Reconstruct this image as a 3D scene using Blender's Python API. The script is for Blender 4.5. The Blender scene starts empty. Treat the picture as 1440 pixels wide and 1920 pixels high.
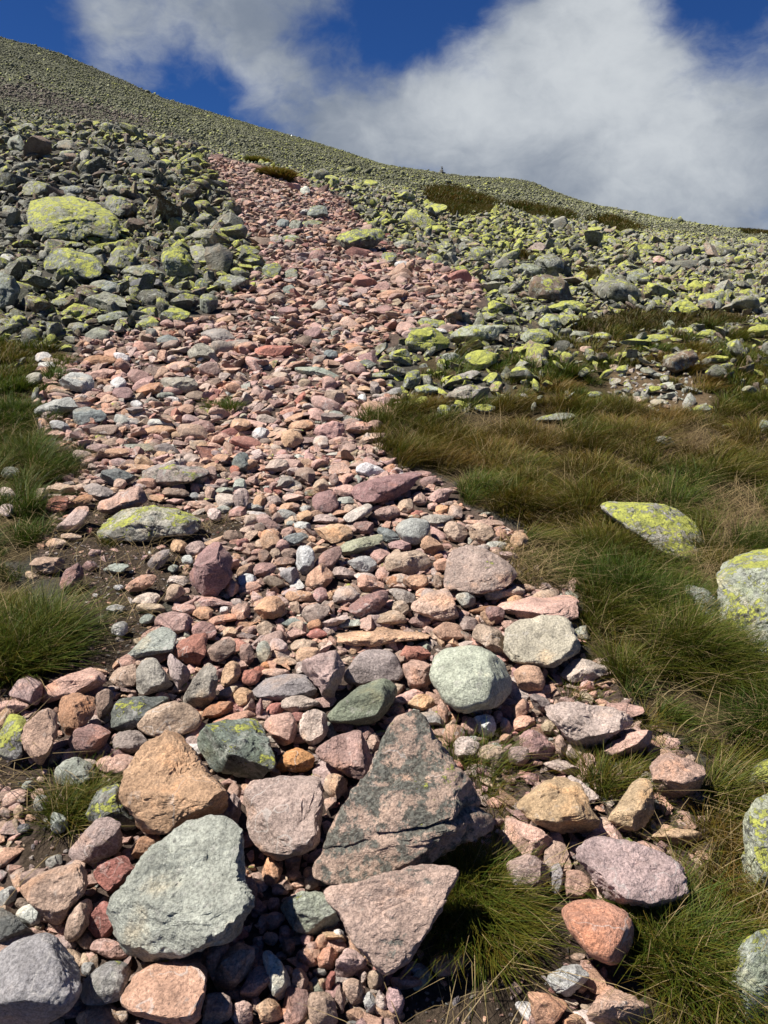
import bpy, bmesh, math
import numpy as np
from mathutils import Vector, Matrix

SC = bpy.context.scene
COL = SC.collection
RNG = np.random.default_rng(7)

# ------------------------------------------------------------------ camera constants
H = 1.55
F = 1439.0
P = math.radians(-14.0)
CP, SP = math.cos(P), math.sin(P)
CAM = np.array([0.0, 0.0, H])
R_CAM = np.array([1.0, 0, 0])
U_CAM = np.array([0.0, -SP, CP])
F_CAM = np.array([0.0, CP, SP])

def ray(px, py):
    a = (np.asarray(px, float) - 720) / F
    b = (960 - np.asarray(py, float)) / F
    return a, CP - b * SP, SP + b * CP

def project(x, y, z):
    """world point -> photograph pixel (and depth); used to look up which zone a spot of ground belongs to"""
    zz = z - H
    d = y * CP + zz * SP
    d = np.maximum(d, 0.05)
    up = -y * SP + zz * CP
    return 720 + F * x / d, 960 - F * up / d, d

# ------------------------------------------------------------------ terrain
SKY = np.array([(-500, -90), (-200, 10), (0, 72), (100, 98), (200, 140), (300, 185), (400, 215), (500, 245), (600, 272), (700, 305), (720, 312),
                (800, 323), (850, 331), (900, 335), (960, 337), (1000, 345), (1040, 362), (1100, 384), (1200, 403), (1250, 413), (1350, 430), (1440, 436), (1640, 448), (2000, 470)], float)
PXK = np.array([-500, -200, 0, 240, 480, 720, 960, 1200, 1440, 1640, 2000], float)
ROWS = {8.0: [562, 562, 560, 555, 550, 560, 575, 590, 600, 605, 606],
        12.: [398, 400, 405, 415, 425, 450, 490, 520, 530, 535, 538],
        20.: [228, 235, 245, 260, 320, 375, 420, 460, 480, 490, 496],
        40.: [170, 190, 205, 235, 300, 347, 385, 425, 455, 465, 482],
        75.: [60, 100, 130, 200, 268, 328, 360, 410, 442, 452, 474]}
US = np.linspace(-1.6, 1.6, 161)

def zn(y):
    return 0.14 * y + 0.010 * np.where(y > 0, y * y, 0)

def row_to_T(u, fn):
    row = np.full_like(u, 400.0)
    for _ in range(12):
        b = (960 - row) / F
        yc = CP - b * SP
        row = fn(np.clip(720 + F * u * yc, -500, 2000))
    b = (960 - row) / F
    return (SP + b * CP) / (CP - b * SP)

def pchip(xk, Yk, x):
    """monotone cubic along axis 1; Yk (n,k)"""
    h = np.diff(xk); d = np.diff(Yk, axis=1) / h
    m = np.zeros_like(Yk)
    for i in range(1, len(xk) - 1):
        w1, w2 = 2 * h[i] + h[i - 1], h[i] + 2 * h[i - 1]
        ok = d[:, i - 1] * d[:, i] > 0
        den = np.where(ok, w1 / np.where(ok, d[:, i - 1], 1) + w2 / np.where(ok, d[:, i], 1), 1)
        m[:, i] = np.where(ok, (w1 + w2) / den, 0)
    m[:, 0] = d[:, 0]; m[:, -1] = d[:, -1]
    j = np.clip(np.searchsorted(xk, x) - 1, 0, len(xk) - 2)
    t = (x - xk[j]) / h[j]
    return (Yk[:, j] * (2 * t**3 - 3 * t**2 + 1) + m[:, j] * h[j] * (t**3 - 2 * t**2 + t)
            + Yk[:, j + 1] * (-2 * t**3 + 3 * t**2) + m[:, j + 1] * h[j] * (t**3 - t**2))

knots, cols = [], []
for yk in (0.3, 0.5, 0.75, 1.0, 1.4, 2.0, 2.8, 3.8, 5.0, 6.2):
    knots.append(yk); cols.append(np.full_like(US, (zn(yk) - H) / yk))
for yk, rows in ROWS.items():
    r = np.array(rows, float)
    smooth = lambda px, r=r: np.interp(px, PXK, r)
    c = row_to_T(US, smooth)
    k = np.ones(7) / 7
    c = np.convolve(np.pad(c, 3, mode='edge'), k, mode='valid')
    knots.append(yk); cols.append(c)
c = row_to_T(US, lambda px: np.interp(px, SKY[:, 0], SKY[:, 1]))
knots.append(160.0); cols.append(c)
knots.append(500.0); cols.append((c * 160 - 25) / 500)
LK = np.log(np.array(knots))
TK = np.stack(cols, 1)
LY = np.linspace(math.log(0.3), math.log(500), 420)
TT = pchip(LK, TK, LY)

# numpy value noise
def _hash(ix, iy, iz, s):
    n = (ix * 374761393 + iy * 668265263 + iz * 2147483647 + s * 974634777) & 0xffffffff
    n = ((n ^ (n >> 13)) * 1274126177) & 0xffffffff
    n = ((n ^ (n >> 16)) * 2246822519) & 0xffffffff
    return ((n ^ (n >> 15)) & 0xffff) / 65535.0

def vnoise(p, s=0):
    i = np.floor(p).astype(np.int64); f = p - i
    f = f * f * f * (f * (f * 6 - 15) + 10)
    out = 0
    for dx in (0, 1):
        for dy in (0, 1):
            for dz in (0, 1):
                w = (f[:, 0] if dx else 1 - f[:, 0]) * (f[:, 1] if dy else 1 - f[:, 1]) * (f[:, 2] if dz else 1 - f[:, 2])
                out = out + w * _hash(i[:, 0] + dx, i[:, 1] + dy, i[:, 2] + dz, s)
    return out * 2 - 1

def fbm(p, o=4, s=0, g=0.5):
    a, r, t = 1.0, 0, 0
    for k in range(o):
        r = r + a * vnoise(p * 2.03**k + 17.3 * k, s + k); t += a; a *= g
    return r / t

def terrT(u, y):
    fu = np.clip((u - US[0]) / (US[1] - US[0]), 0, len(US) - 1.001); iu = fu.astype(int); fu = fu - iu
    fy = np.clip((np.log(np.maximum(y, 0.3)) - LY[0]) / (LY[1] - LY[0]), 0, len(LY) - 1.001); iy = fy.astype(int); fy = fy - iy
    return ((TT[iu, iy] * (1 - fu) + TT[iu + 1, iy] * fu) * (1 - fy) + (TT[iu, iy + 1] * (1 - fu) + TT[iu + 1, iy + 1] * fu) * fy)

def ground_z(x, y):
    x = np.asarray(x, float); y = np.asarray(y, float)
    ys = np.maximum(y, 0.3)
    z = np.where(y < 1.0, zn(y), H + ys * terrT(x / ys, ys))
    p = np.stack([x, y, np.zeros_like(x)], 1)
    amp = np.interp(y, [0, 4, 10, 30, 80, 160], [0.010, 0.014, 0.05, 0.18, 0.5, 0.7])
    frq = 1.0
    return z + amp * (0.6 * fbm(p * 1.6, 3, 3) + 0.4 * fbm(p * 0.25, 3, 9) * np.interp(y, [4, 20], [0, 1]))

def hit(px, py):
    """the point of ground under a pixel of the photograph"""
    a, yc, zc = ray(px, py)
    u, T = a / yc, zc / yc
    fu = np.clip((u - US[0]) / (US[1] - US[0]), 0, len(US) - 1.001); iu = int(fu); fu -= iu
    colT = np.maximum.accumulate(TT[iu] * (1 - fu) + TT[iu + 1] * fu + np.arange(len(LY)) * 1e-9)
    y = math.exp(np.interp(T, colT, LY))
    return u * y, y

# ------------------------------------------------------------------ zones of the ground (outlines on the photographed ground)
def poly(s):
    return np.array([[float(v) for v in q.split(',')] for q in s.split()])

def inside(px, py, pg):
    r = np.zeros(px.shape, bool)
    x1, y1 = pg[:, 0], pg[:, 1]
    x2, y2 = np.roll(x1, -1), np.roll(y1, -1)
    for i in range(len(pg)):
        c = (y1[i] > py) != (y2[i] > py)
        r ^= c & (px < (x2[i] - x1[i]) * (py - y1[i]) / ((y2[i] - y1[i]) if y2[i] != y1[i] else 1e-9) + x1[i])
    return r

def in_any(px, py, pgs):
    r = np.zeros(px.shape, bool)
    for g in pgs:
        r |= inside(px, py, g)
    return r

PATH = [poly("-400,2600 -400,1330 -100,1310 20,1290 200,1250 240,1215 330,1140 300,1060 230,1000 150,985 60,1090 70,1040 95,1000 85,930 120,905 170,890 165,850 100,830 60,770 100,690 150,650 260,620 380,590 440,560 520,520 480,475 445,420 430,360 385,312 400,293 440,290 520,322 560,338 640,368 700,438 770,480 850,508 905,540 918,572 860,602 770,632 725,660 700,690 745,745 740,765 700,790 715,860 790,885 850,905 862,945 990,998 988,1035 960,1090 1078,1108 1092,1230 1145,1245 1195,1345 1310,1420 1330,1590 1290,1690 1190,1720 1150,1800 1230,2600")]
SOIL = [poly("20,1380 -400,1420 -400,1480 20,1480 70,1560 20,1600 60,1640 110,1630 150,1560 230,1480 160,1430 60,1440"),
        poly("60,1080 90,1000 170,960 400,970 470,990 360,1020 330,1100 290,1160 250,1210 210,1255 120,1270 150,1180 110,1090"),
        poly("150,960 230,930 370,960 470,985 380,1015 200,1010"),
        poly("735,1920 760,1850 880,1790 1000,1640 1090,1640 1060,1700 1080,1790 1010,1860 980,1900 1000,2200 700,2200"),
        poly("960,1040 1000,1030 1080,1100 960,1100")]
GRASS = [poly("690,800 720,770 780,765 900,778 960,755 1000,720 1080,690 1150,680 1250,680 1440,660 1800,650 1900,2600 1290,2600 1215,1880 1180,1800 1195,1720 1300,1650 1320,1560 1240,1540 1330,1420 1230,1360 1185,1310 1150,1290 1150,1245 1100,1232 1095,1160 1085,1100 985,1085 975,1040 995,990 960,970 860,940 855,905 800,880 740,868 700,840"),
         poly("775,715 795,655 860,650 870,690 840,720"),
         poly("870,690 900,660 960,650 1040,640 1080,660 1100,690 1000,720 960,745 960,705"),
         poly("1060,640 1180,628 1330,628 1440,620 1700,610 1700,690 1170,690 1080,680"),
         poly("-400,640 0,640 60,652 125,655 135,700 60,755 110,790 90,830 0,870 -400,880"),
         poly("-400,840 60,838 130,845 170,860 170,895 120,905 80,950 85,1010 55,1050 -400,1060"),
         poly("-400,1060 10,1060 30,1120 25,1290 -400,1320")]
GRASS_THIN = [poly("1290,950 1340,940 1440,940 1440,1020 1350,1050 1330,1000"), poly("1270,1050 1330,1065 1380,1180 1340,1180 1290,1110"),
              poly("1140,690 1240,680 1320,720 1330,770 1250,790 1150,760"), poly("1220,800 1300,800 1340,850 1240,860"), poly("930,1030 1010,1030 1080,1105 940,1100")]
MOOR = [poly("1130,590 1250,583 1265,622 1140,632"), poly("1255,596 1390,585 1395,612 1262,622"), poly("1075,600 1140,598 1140,640 1075,640"),
        poly("798,358 830,350 860,352 925,378 932,400 850,408 800,378"), poly("935,382 990,384 1060,400 1085,414 1000,408"),
        poly("1130,408 1165,412 1200,430 1170,445 1120,420"), poly("1085,508 1128,505 1122,530 1088,532"), poly("960,478 1000,475 1004,490 960,490"),
        poly("720,500 760,505 750,515 720,510"), poly("1390,425 1500,428 1500,440 1390,440")]
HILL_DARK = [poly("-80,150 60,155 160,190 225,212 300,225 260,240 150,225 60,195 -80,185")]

# ------------------------------------------------------------------ generic builders
_ICO = {}
def ico(n):
    if n not in _ICO:
        bm = bmesh.new(); bmesh.ops.create_icosphere(bm, subdivisions=n, radius=1)
        v = np.array([x.co[:] for x in bm.verts]); f = np.array([[q.index for q in g.verts] for g in bm.faces]); bm.free()
        e = np.concatenate([f[:, [0, 1]], f[:, [1, 2]], f[:, [2, 0]]])
        deg = np.bincount(e.ravel(), minlength=len(v)).astype(float)
        _ICO[n] = (v, f, e, deg)
    return _ICO[n]

def relax(p, e, deg, k=1, w=0.5):
    for _ in range(k):
        s = np.zeros_like(p)
        np.add.at(s, e[:, 0], p[e[:, 1]]); np.add.at(s, e[:, 1], p[e[:, 0]])
        p = p * (1 - w) + w * s / deg[:, None]
    return p

def carve(q, rng, n, lo, hi, zmin=None):
    for _ in range(n):
        d = rng.normal(size=3)
        if zmin is not None:
            d /= np.linalg.norm(d)
            if abs(d[2]) < zmin: d[2] = zmin * (1 if rng.random() < .75 else -1)
            if rng.random() < .7: d[2] = abs(d[2])
        d /= np.linalg.norm(d)
        s = q @ d
        o = s - s.max() * rng.uniform(lo, hi)
        m = o > 0
        q[m] -= np.outer(o[m], d) * 0.96
    return q

def mesh_from(name, V, Fc, mat, colors=None, smooth=True, sharp=None):
    me = bpy.data.meshes.new(name)
    V = np.ascontiguousarray(V, np.float32); Fc = np.ascontiguousarray(Fc, np.int32)
    nf, k = Fc.shape
    me.vertices.add(len(V)); me.vertices.foreach_set('co', V.ravel())
    me.loops.add(nf * k); me.loops.foreach_set('vertex_index', Fc.ravel())
    me.polygons.add(nf); me.polygons.foreach_set('loop_start', np.arange(nf, dtype=np.int32) * k)
    if smooth: me.polygons.foreach_set('use_smooth', np.ones(nf, bool))
    if colors is not None:
        a = me.attributes.new('col', 'FLOAT_COLOR', 'POINT'); a.data.foreach_set('color', np.ascontiguousarray(colors, np.float32).ravel())
    me.update(calc_edges=True)
    if sharp: me.set_sharp_from_angle(angle=math.radians(sharp))
    me.materials.append(mat)
    return me

def add(name, me, label=None, cat=None, group=None, kind=None, loc=(0, 0, 0)):
    o = bpy.data.objects.new(name, me); COL.objects.link(o); o.location = loc
    if label: o['label'] = label
    if cat: o['category'] = cat
    if group: o['group'] = group
    if kind: o['kind'] = kind
    return o

# ------------------------------------------------------------------ materials
def nodes_of(name):
    m = bpy.data.materials.new(name); m.use_nodes = True
    nt = m.node_tree; nt.nodes.clear()
    return m, nt

class NT:
    def __init__(s, nt): s.t = nt
    def n(s, typ, **kw):
        nd = s.t.nodes.new(typ)
        for k, v in kw.items():
            if k == 'i':
                for kk, vv in v.items():
                    if isinstance(vv, bpy.types.NodeSocket): s.t.links.new(vv, nd.inputs[kk])
                    else: nd.inputs[kk].default_value = vv
            else: setattr(nd, k, v)
        return nd
    def math(s, op, a, b=0.0, c=None, clamp=False):
        i = {0: a, 1: b}
        if c is not None: i[2] = c
        return s.n('ShaderNodeMath', operation=op, use_clamp=clamp, i=i).outputs[0]
    def noise(s, vec, scale, detail=4, rough=.55, out=0):
        return s.n('ShaderNodeTexNoise', i={'Vector': vec, 'Scale': scale, 'Detail': detail, 'Roughness': rough}).outputs[out]
    def ramp(s, v, a, b, c=0.0, d=1.0, smooth=True):
        return s.n('ShaderNodeMapRange', interpolation_type='SMOOTHSTEP' if smooth else 'LINEAR', i={0: v, 1: a, 2: b, 3: c, 4: d}).outputs[0]
    def mix(s, f, a, b, blend='MIX'):
        nd = s.n('ShaderNodeMix', data_type='RGBA', blend_type=blend)
        for k, v in ((0, f), (6, a), (7, b)):
            if isinstance(v, bpy.types.NodeSocket): s.t.links.new(v, nd.inputs[k])
            else: nd.inputs[k].default_value = v if k == 0 else (*v, 1)
        return nd.outputs[2]

def rock_material(name, per_object):
    m, nt = nodes_of(name); N = NT(nt)
    geo = N.n('ShaderNodeNewGeometry'); pos = geo.outputs['Position']
    if per_object:
        src = N.n('ShaderNodeObjectInfo'); col, alpha = src.outputs['Color'], src.outputs['Alpha']
        spots = N.n('ShaderNodeAttribute', attribute_type='OBJECT', attribute_name='spots').outputs['Fac']
    else:
        src = N.n('ShaderNodeAttribute', attribute_name='col'); col, alpha = src.outputs['Color'], src.outputs['Alpha']
        spots = None
    nz = N.n('ShaderNodeSeparateXYZ', i={0: geo.outputs['Normal']}).outputs[2]
    n1 = N.noise(pos, 13, 8, .68)
    big = N.ramp(n1, .3, .7, .62, 1.34, False)
    gr = N.ramp(N.noise(pos, 150, 4, .75), .36, .64, .62, 1.38, False)
    f = N.math('MULTIPLY', big, gr)
    c = N.mix(1.0, col, N.n('ShaderNodeCombineColor', i={0: f, 1: f, 2: f}).outputs[0], 'MULTIPLY')
    # iron staining and pale mineral mottling
    st = N.ramp(N.noise(pos, 6.5, 5, .6), .54, .68)
    c = N.mix(N.math('MULTIPLY', st, .45), c, N.mix(1.0, c, (1.12, .82, .55), 'MULTIPLY'))
    pale = N.ramp(N.noise(pos, 34, 6, .7), .56, .70)
    c = N.mix(N.math('MULTIPLY', pale, .35), c, (.50, .47, .44))
    fleck = N.ramp(N.noise(pos, 95, 4, .75), .60, .68)
    c = N.mix(N.math('MULTIPLY', fleck, .5), c, (.07, .06, .055))
    # thin pale veins
    wv = N.n('ShaderNodeVectorMath', operation='ADD', i={0: pos, 1: N.n('ShaderNodeVectorMath', operation='SCALE', i={0: N.noise(pos, 7, 3, .5, 1), 'Scale': .25}).outputs[0]}).outputs[0]
    ridge = N.math('ABSOLUTE', N.math('SUBTRACT', N.noise(wv, 4.2, 2, .5), .5))
    vein = N.math('MULTIPLY', N.ramp(ridge, .0025, .007, 1, 0), N.ramp(N.noise(pos, 2.3, 2), .5, .6))
    c = N.mix(N.math('MULTIPLY', vein, .45), c, (.55, .52, .49))
    if spots is not None:
        sv = N.math('ADD', N.noise(pos, 17, 9, .74), N.math('MULTIPLY', nz, .04))
        th = N.math('SUBTRACT', .76, N.math('MULTIPLY', spots, .35))
        sm = N.n('ShaderNodeMapRange', interpolation_type='SMOOTHSTEP', i={0: sv, 1: th, 2: N.math('ADD', th, .07), 3: 0.0, 4: .9}).outputs[0]
        sm = N.math('MULTIPLY', sm, N.ramp(spots, 0, .06))
        c = N.mix(sm, c, N.mix(N.ramp(N.noise(pos, 120, 3), .4, .62), (.045, .05, .045), (.15, .16, .14)))
    # thin green algal film, then crustose lichen
    film = N.math('MULTIPLY', N.math('MULTIPLY', alpha, .8), N.ramp(N.noise(pos, 9, 6, .65), .38, .6))
    c = N.mix(film, c, N.mix(1.0, c, (.95, 1.05, .55), 'MULTIPLY'))
    ga = N.ramp(alpha, .08, .3)
    c = N.mix(N.math('MULTIPLY', ga, N.ramp(N.noise(pos, 16, 9, .75), .53, .58, 0, .8)), c, (.33, .345, .30))
    c = N.mix(N.math('MULTIPLY', ga, N.ramp(N.noise(pos, 21, 9, .76), .55, .59, 0, .85)), c, (.045, .047, .04))
    a1 = N.math('ADD', N.math('MULTIPLY', N.noise(pos, 11, 9, .72), .72), N.math('MULTIPLY', N.noise(pos, 75, 4, .6), .28))
    lv = N.math('ADD', a1, N.math('MULTIPLY', nz, .10))
    th = N.math('SUBTRACT', .70, N.math('MULTIPLY', alpha, .24))
    lm = N.n('ShaderNodeMapRange', interpolation_type='SMOOTHSTEP', i={0: lv, 1: th, 2: N.math('ADD', th, .025), 3: 0.0, 4: .95}).outputs[0]
    lm = N.math('MULTIPLY', lm, N.ramp(alpha, .0, .05))
    ring = N.math('MULTIPLY', N.n('ShaderNodeMapRange', i={0: lv, 1: N.math('SUBTRACT', th, .022), 2: th, 3: 0.0, 4: .55}).outputs[0], N.ramp(alpha, .0, .05))
    c = N.mix(ring, c, (.06, .062, .05))
    lc = N.mix(N.ramp(N.noise(pos, 30, 5, .65), .36, .64), LICHEN_A, LICHEN_B)
    lc = N.mix(N.math('MULTIPLY', N.ramp(N.noise(pos, 110, 3, .7), .52, .66), .7), lc, (.07, .075, .045))
    c = N.mix(lm, c, lc)
    b1 = N.noise(pos, 38, 9, .68)
    if per_object:      # bedding: layers along a direction of each stone's own
        rnd = src.outputs['Random']
        rv = N.n('ShaderNodeVectorRotate', rotation_type='AXIS_ANGLE', i={'Vector': pos, 'Axis': (.3, .9, .3), 'Angle': N.math('MULTIPLY', rnd, 6.283)}).outputs[0]
        bed = N.noise(N.n('ShaderNodeVectorMath', operation='MULTIPLY', i={0: rv, 1: (6, 6, 46)}).outputs[0], 1.0, 5, .6)
        amt = N.ramp(N.math('FRACT', N.math('MULTIPLY', rnd, 17.3)), .45, 1.0)
        b1 = N.math('ADD', b1, N.math('MULTIPLY', N.math('MULTIPLY', bed, amt), .9))
        bf = N.ramp(bed, .35, .65, .72, 1.22)
        c = N.mix(amt, c, N.mix(1.0, c, N.n('ShaderNodeCombineColor', i={0: bf, 1: bf, 2: bf}).outputs[0], 'MULTIPLY'))
    b2 = N.noise(pos, 260, 4, .7)
    hgt = N.math('ADD', N.math('ADD', b1, N.math('MULTIPLY', b2, .16)), N.math('MULTIPLY', lm, .10))
    bmp = N.n('ShaderNodeBump', i={'Strength': .85, 'Distance': .026, 'Height': hgt}).outputs[0]
    bs = N.n('ShaderNodeBsdfPrincipled', i={'Base Color': c, 'Roughness': .88, 'Normal': bmp, 'Specular IOR Level': .28})
    out = N.n('ShaderNodeOutputMaterial'); nt.links.new(bs.outputs[0], out.inputs[0])
    return m

LICHEN_A, LICHEN_B = (.27, .29, .075), (.43, .45, .085)
M_ROCK = rock_material('weathered_rock', True)
M_RUBBLE = rock_material('rubble_rock', False)

def ground_material():
    m, nt = nodes_of('stony_soil'); N = NT(nt)
    pos = N.n('ShaderNodeNewGeometry').outputs['Position']
    col = N.n('ShaderNodeAttribute', attribute_name='col').outputs['Color']
    f = N.math('MULTIPLY', N.ramp(N.noise(pos, 7, 7, .7), .3, .7, .55, 1.45, False), N.ramp(N.noise(pos, 90, 4, .7), .3, .7, .5, 1.5, False))
    c = N.mix(1.0, col, N.n('ShaderNodeCombineColor', i={0: f, 1: f, 2: f}).outputs[0], 'MULTIPLY')
    c = N.mix(N.ramp(N.noise(pos, 150, 3, .8), .63, .69, 0, .6), c, (.24, .18, .14))
    v = N.n('ShaderNodeTexVoronoi', i={'Vector': pos, 'Scale': 45.0}).outputs['Distance']
    hgt = N.math('ADD', N.noise(pos, 60, 8, .75), N.math('MULTIPLY', v, -.5))
    bmp = N.n('ShaderNodeBump', i={'Strength': .9, 'Distance': .02, 'Height': hgt}).outputs[0]
    bs = N.n('ShaderNodeBsdfPrincipled', i={'Base Color': c, 'Roughness': .95, 'Normal': bmp, 'Specular IOR Level': .15})
    out = N.n('ShaderNodeOutputMaterial'); nt.links.new(bs.outputs[0], out.inputs[0])
    return m
M_GROUND = ground_material()

def grass_material():
    m, nt = nodes_of('sedge_blades'); N = NT(nt)
    col = N.n('ShaderNodeAttribute', attribute_name='col').outputs['Color']
    bs = N.n('ShaderNodeBsdfPrincipled', i={'Base Color': col, 'Roughness': .55, 'Specular IOR Level': .18})
    tr = N.n('ShaderNodeBsdfTranslucent', i={0: col})
    mx = N.n('ShaderNodeMixShader', i={0: .28, 1: bs.outputs[0], 2: tr.outputs[0]})
    out = N.n('ShaderNodeOutputMaterial'); nt.links.new(mx.outputs[0], out.inputs[0])
    return m
M_GRASS = grass_material()

# ------------------------------------------------------------------ ground sheet
ys = np.concatenate([np.linspace(-14, 0.6, 30), np.exp(np.linspace(math.log(0.7), math.log(12), 300)), np.exp(np.linspace(math.log(12.2), math.log(480), 230))])
ss = np.linspace(-1, 1, 361); ss = np.sign(ss) * (0.55 * np.abs(ss) + 0.45 * np.abs(ss)**3)
GX = np.outer(np.maximum(ys, 0) * 1.45 + 6.0, ss) if False else np.outer(np.maximum(ys, 0) * 1.35 + 3.5, ss)
GY = np.repeat(ys[:, None], len(ss), 1)
gx, gy = GX.ravel(), GY.ravel()
gz = ground_z(gx, gy)
gpx, gpy, gd = project(gx, gy, gz)
gcol = np.tile(np.array([.055, .052, .042, 1.0]), (len(gx), 1))
gcol[in_any(gpx, gpy, GRASS + MOOR)] = (.060, .045, .022, 1)
pm = in_any(gpx, gpy, PATH); gcol[pm] = (.085, .062, .05, 1)
gcol[in_any(gpx, gpy, SOIL)] = (.050, .037, .026, 1)
gcol[in_any(gpx, gpy, GRASS_THIN)] = (.11, .078, .045, 1)
far = np.clip((gy - 22) / 25, 0, 1)[:, None]
gcol = gcol * (1 - far) + far * np.array([.075, .078, .05, 1])
ny, nx = len(ys), len(ss)
idx = np.arange(ny * nx).reshape(ny, nx)
quads = np.stack([idx[:-1, :-1], idx[:-1, 1:], idx[1:, 1:], idx[1:, :-1]], -1).reshape(-1, 4)
g = add('ground', mesh_from('ground', np.stack([gx, gy, gz], 1), quads, M_GROUND, gcol), 'stony mountainside with dark soil rising to the skyline', 'ground', kind='structure')

# ------------------------------------------------------------------ stone colours and words
PAL = {  # albedo, colour word
    'pk': ((0.45, 0.3, 0.245), 'pink'), 'pm': ((0.4, 0.262, 0.232), 'dusty pink'), 'sa': ((0.47, 0.285, 0.205), 'salmon'), 'so': ((.45, .25, .17), 'orange-pink'),
    'or': ((0.45, 0.288, 0.19), 'tan-orange'), 'oo': ((.47, .235, .11), 'orange'), 'ob': ((.38, .265, .165), 'brown-orange'), 'tn': ((.41, .305, .230), 'tan'),
    'ty': ((.50, .37, .23), 'sandy yellow'), 'tc': ((.45, .385, .32), 'cream-grey'), 'mv': ((0.375, 0.287, 0.255), 'mauve'), 'mp': ((0.455, 0.38, 0.335), 'pale mauve'),
    'mr': ((0.27, 0.172, 0.158), 'plum'), 'rd': ((.33, .15, .12), 'red'), 'ru': ((.36, .20, .125), 'rust-brown'), 'bn': ((.25, .18, .145), 'brown'),
    'gy': ((0.28, 0.27, 0.265), 'grey'), 'gm': ((0.3, 0.262, 0.238), 'mauve-grey'), 'gb': ((.29, .26, .225), 'brown-grey'), 'gl': ((0.325, 0.33, 0.315), 'light grey'),
    'gg': ((0.288, 0.302, 0.265), 'grey-green'), 'gd': ((.19, .21, .20), 'dark green-grey'), 'gn': ((.165, .19, .13), 'dark green'), 'wh': ((0.49, 0.49, 0.465), 'white'),
    'dk': ((.14, .145, .145), 'charcoal'), 'pl': ((0.41, 0.295, 0.28), 'lilac'), 'pg': ((0.37, 0.375, 0.305), 'pale green'), 'st': ((.26, .26, .20), 'olive-grey'),
    'sl': ((.44, .335, .265), 'pinkish tan'), 'gt': ((.38, .335, .29), 'grey-tan'),
    'L1': ((.31, .315, .285), 'lichen-covered'), 'L2': ((.20, .205, .18), 'mossy-lichened')}

MASK = np.zeros((1100, 1100), bool)      # traced stones, 2 px cells, offset 200 px
FOOT = np.zeros((1100, 1100), bool)      # where those stones stand on the ground
def foot_at(px, py):
    return FOOT[np.clip(((py + 200) / 2).astype(int), 0, 1099), np.clip(((px + 200) / 2).astype(int), 0, 1099)]
def mask_at(px, py):
    i = np.clip(((py + 200) / 2).astype(int), 0, 1099); j = np.clip(((px + 200) / 2).astype(int), 0, 1099)
    return MASK[i, j]

def paint(pg, k=.9):
    c = pg.mean(0); q = (pg - c) * k + c
    x0, y0 = np.maximum(((q.min(0) + 200) / 2).astype(int), 0); x1, y1 = np.minimum(((q.max(0) + 200) / 2).astype(int) + 1, 1099)
    if x1 <= x0 or y1 <= y0: return
    X, Y = np.meshgrid(np.arange(x0, x1) * 2 - 200 + 1, np.arange(y0, y1) * 2 - 200 + 1)
    I = inside(X.astype(float), Y.astype(float), q)
    MASK[y0:y1, x0:x1] |= I
    FOOT[y0:y1, x0:x1] |= I & (Y > c[1] - .05 * (q[:, 1].max() - q[:, 1].min()))

def chaikin(p, k):
    for _ in range(k):
        n = np.roll(p, -1, 0)
        p = np.stack([p * .8 + n * .2, p * .2 + n * .8], 1).reshape(-1, 2)
    return p

def convex(p):
    p = p[np.lexsort((p[:, 1], p[:, 0]))]
    def half(q):
        o = []
        for v in q:
            while len(o) > 1 and (o[-1][0] - o[-2][0]) * (v[1] - o[-2][1]) - (o[-1][1] - o[-2][1]) * (v[0] - o[-2][0]) <= 0: o.pop()
            o.append(v)
        return o[:-1]
    return np.array(half(p) + half(p[::-1]))

def radial(pg, th):
    """distance from the origin to the outline in each direction"""
    a, b = pg, np.roll(pg, -1, 0)
    out = np.zeros_like(th)
    d = np.stack([np.cos(th), np.sin(th)], 1)
    e = b - a
    for i in range(len(pg)):
        den = d[:, 0] * e[i, 1] - d[:, 1] * e[i, 0]
        den = np.where(np.abs(den) < 1e-9, 1e-9, den)
        t = (a[i, 0] * e[i, 1] - a[i, 1] * e[i, 0]) / den
        s = (a[i, 0] * d[:, 1] - a[i, 1] * d[:, 0]) / den
        ok = (t > 0) & (s >= -1e-6) & (s <= 1 + 1e-6)
        out = np.where(ok, np.maximum(out, t), out)
    return np.where(out <= 0, np.median(out[out > 0]) if (out > 0).any() else 1, out)

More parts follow.
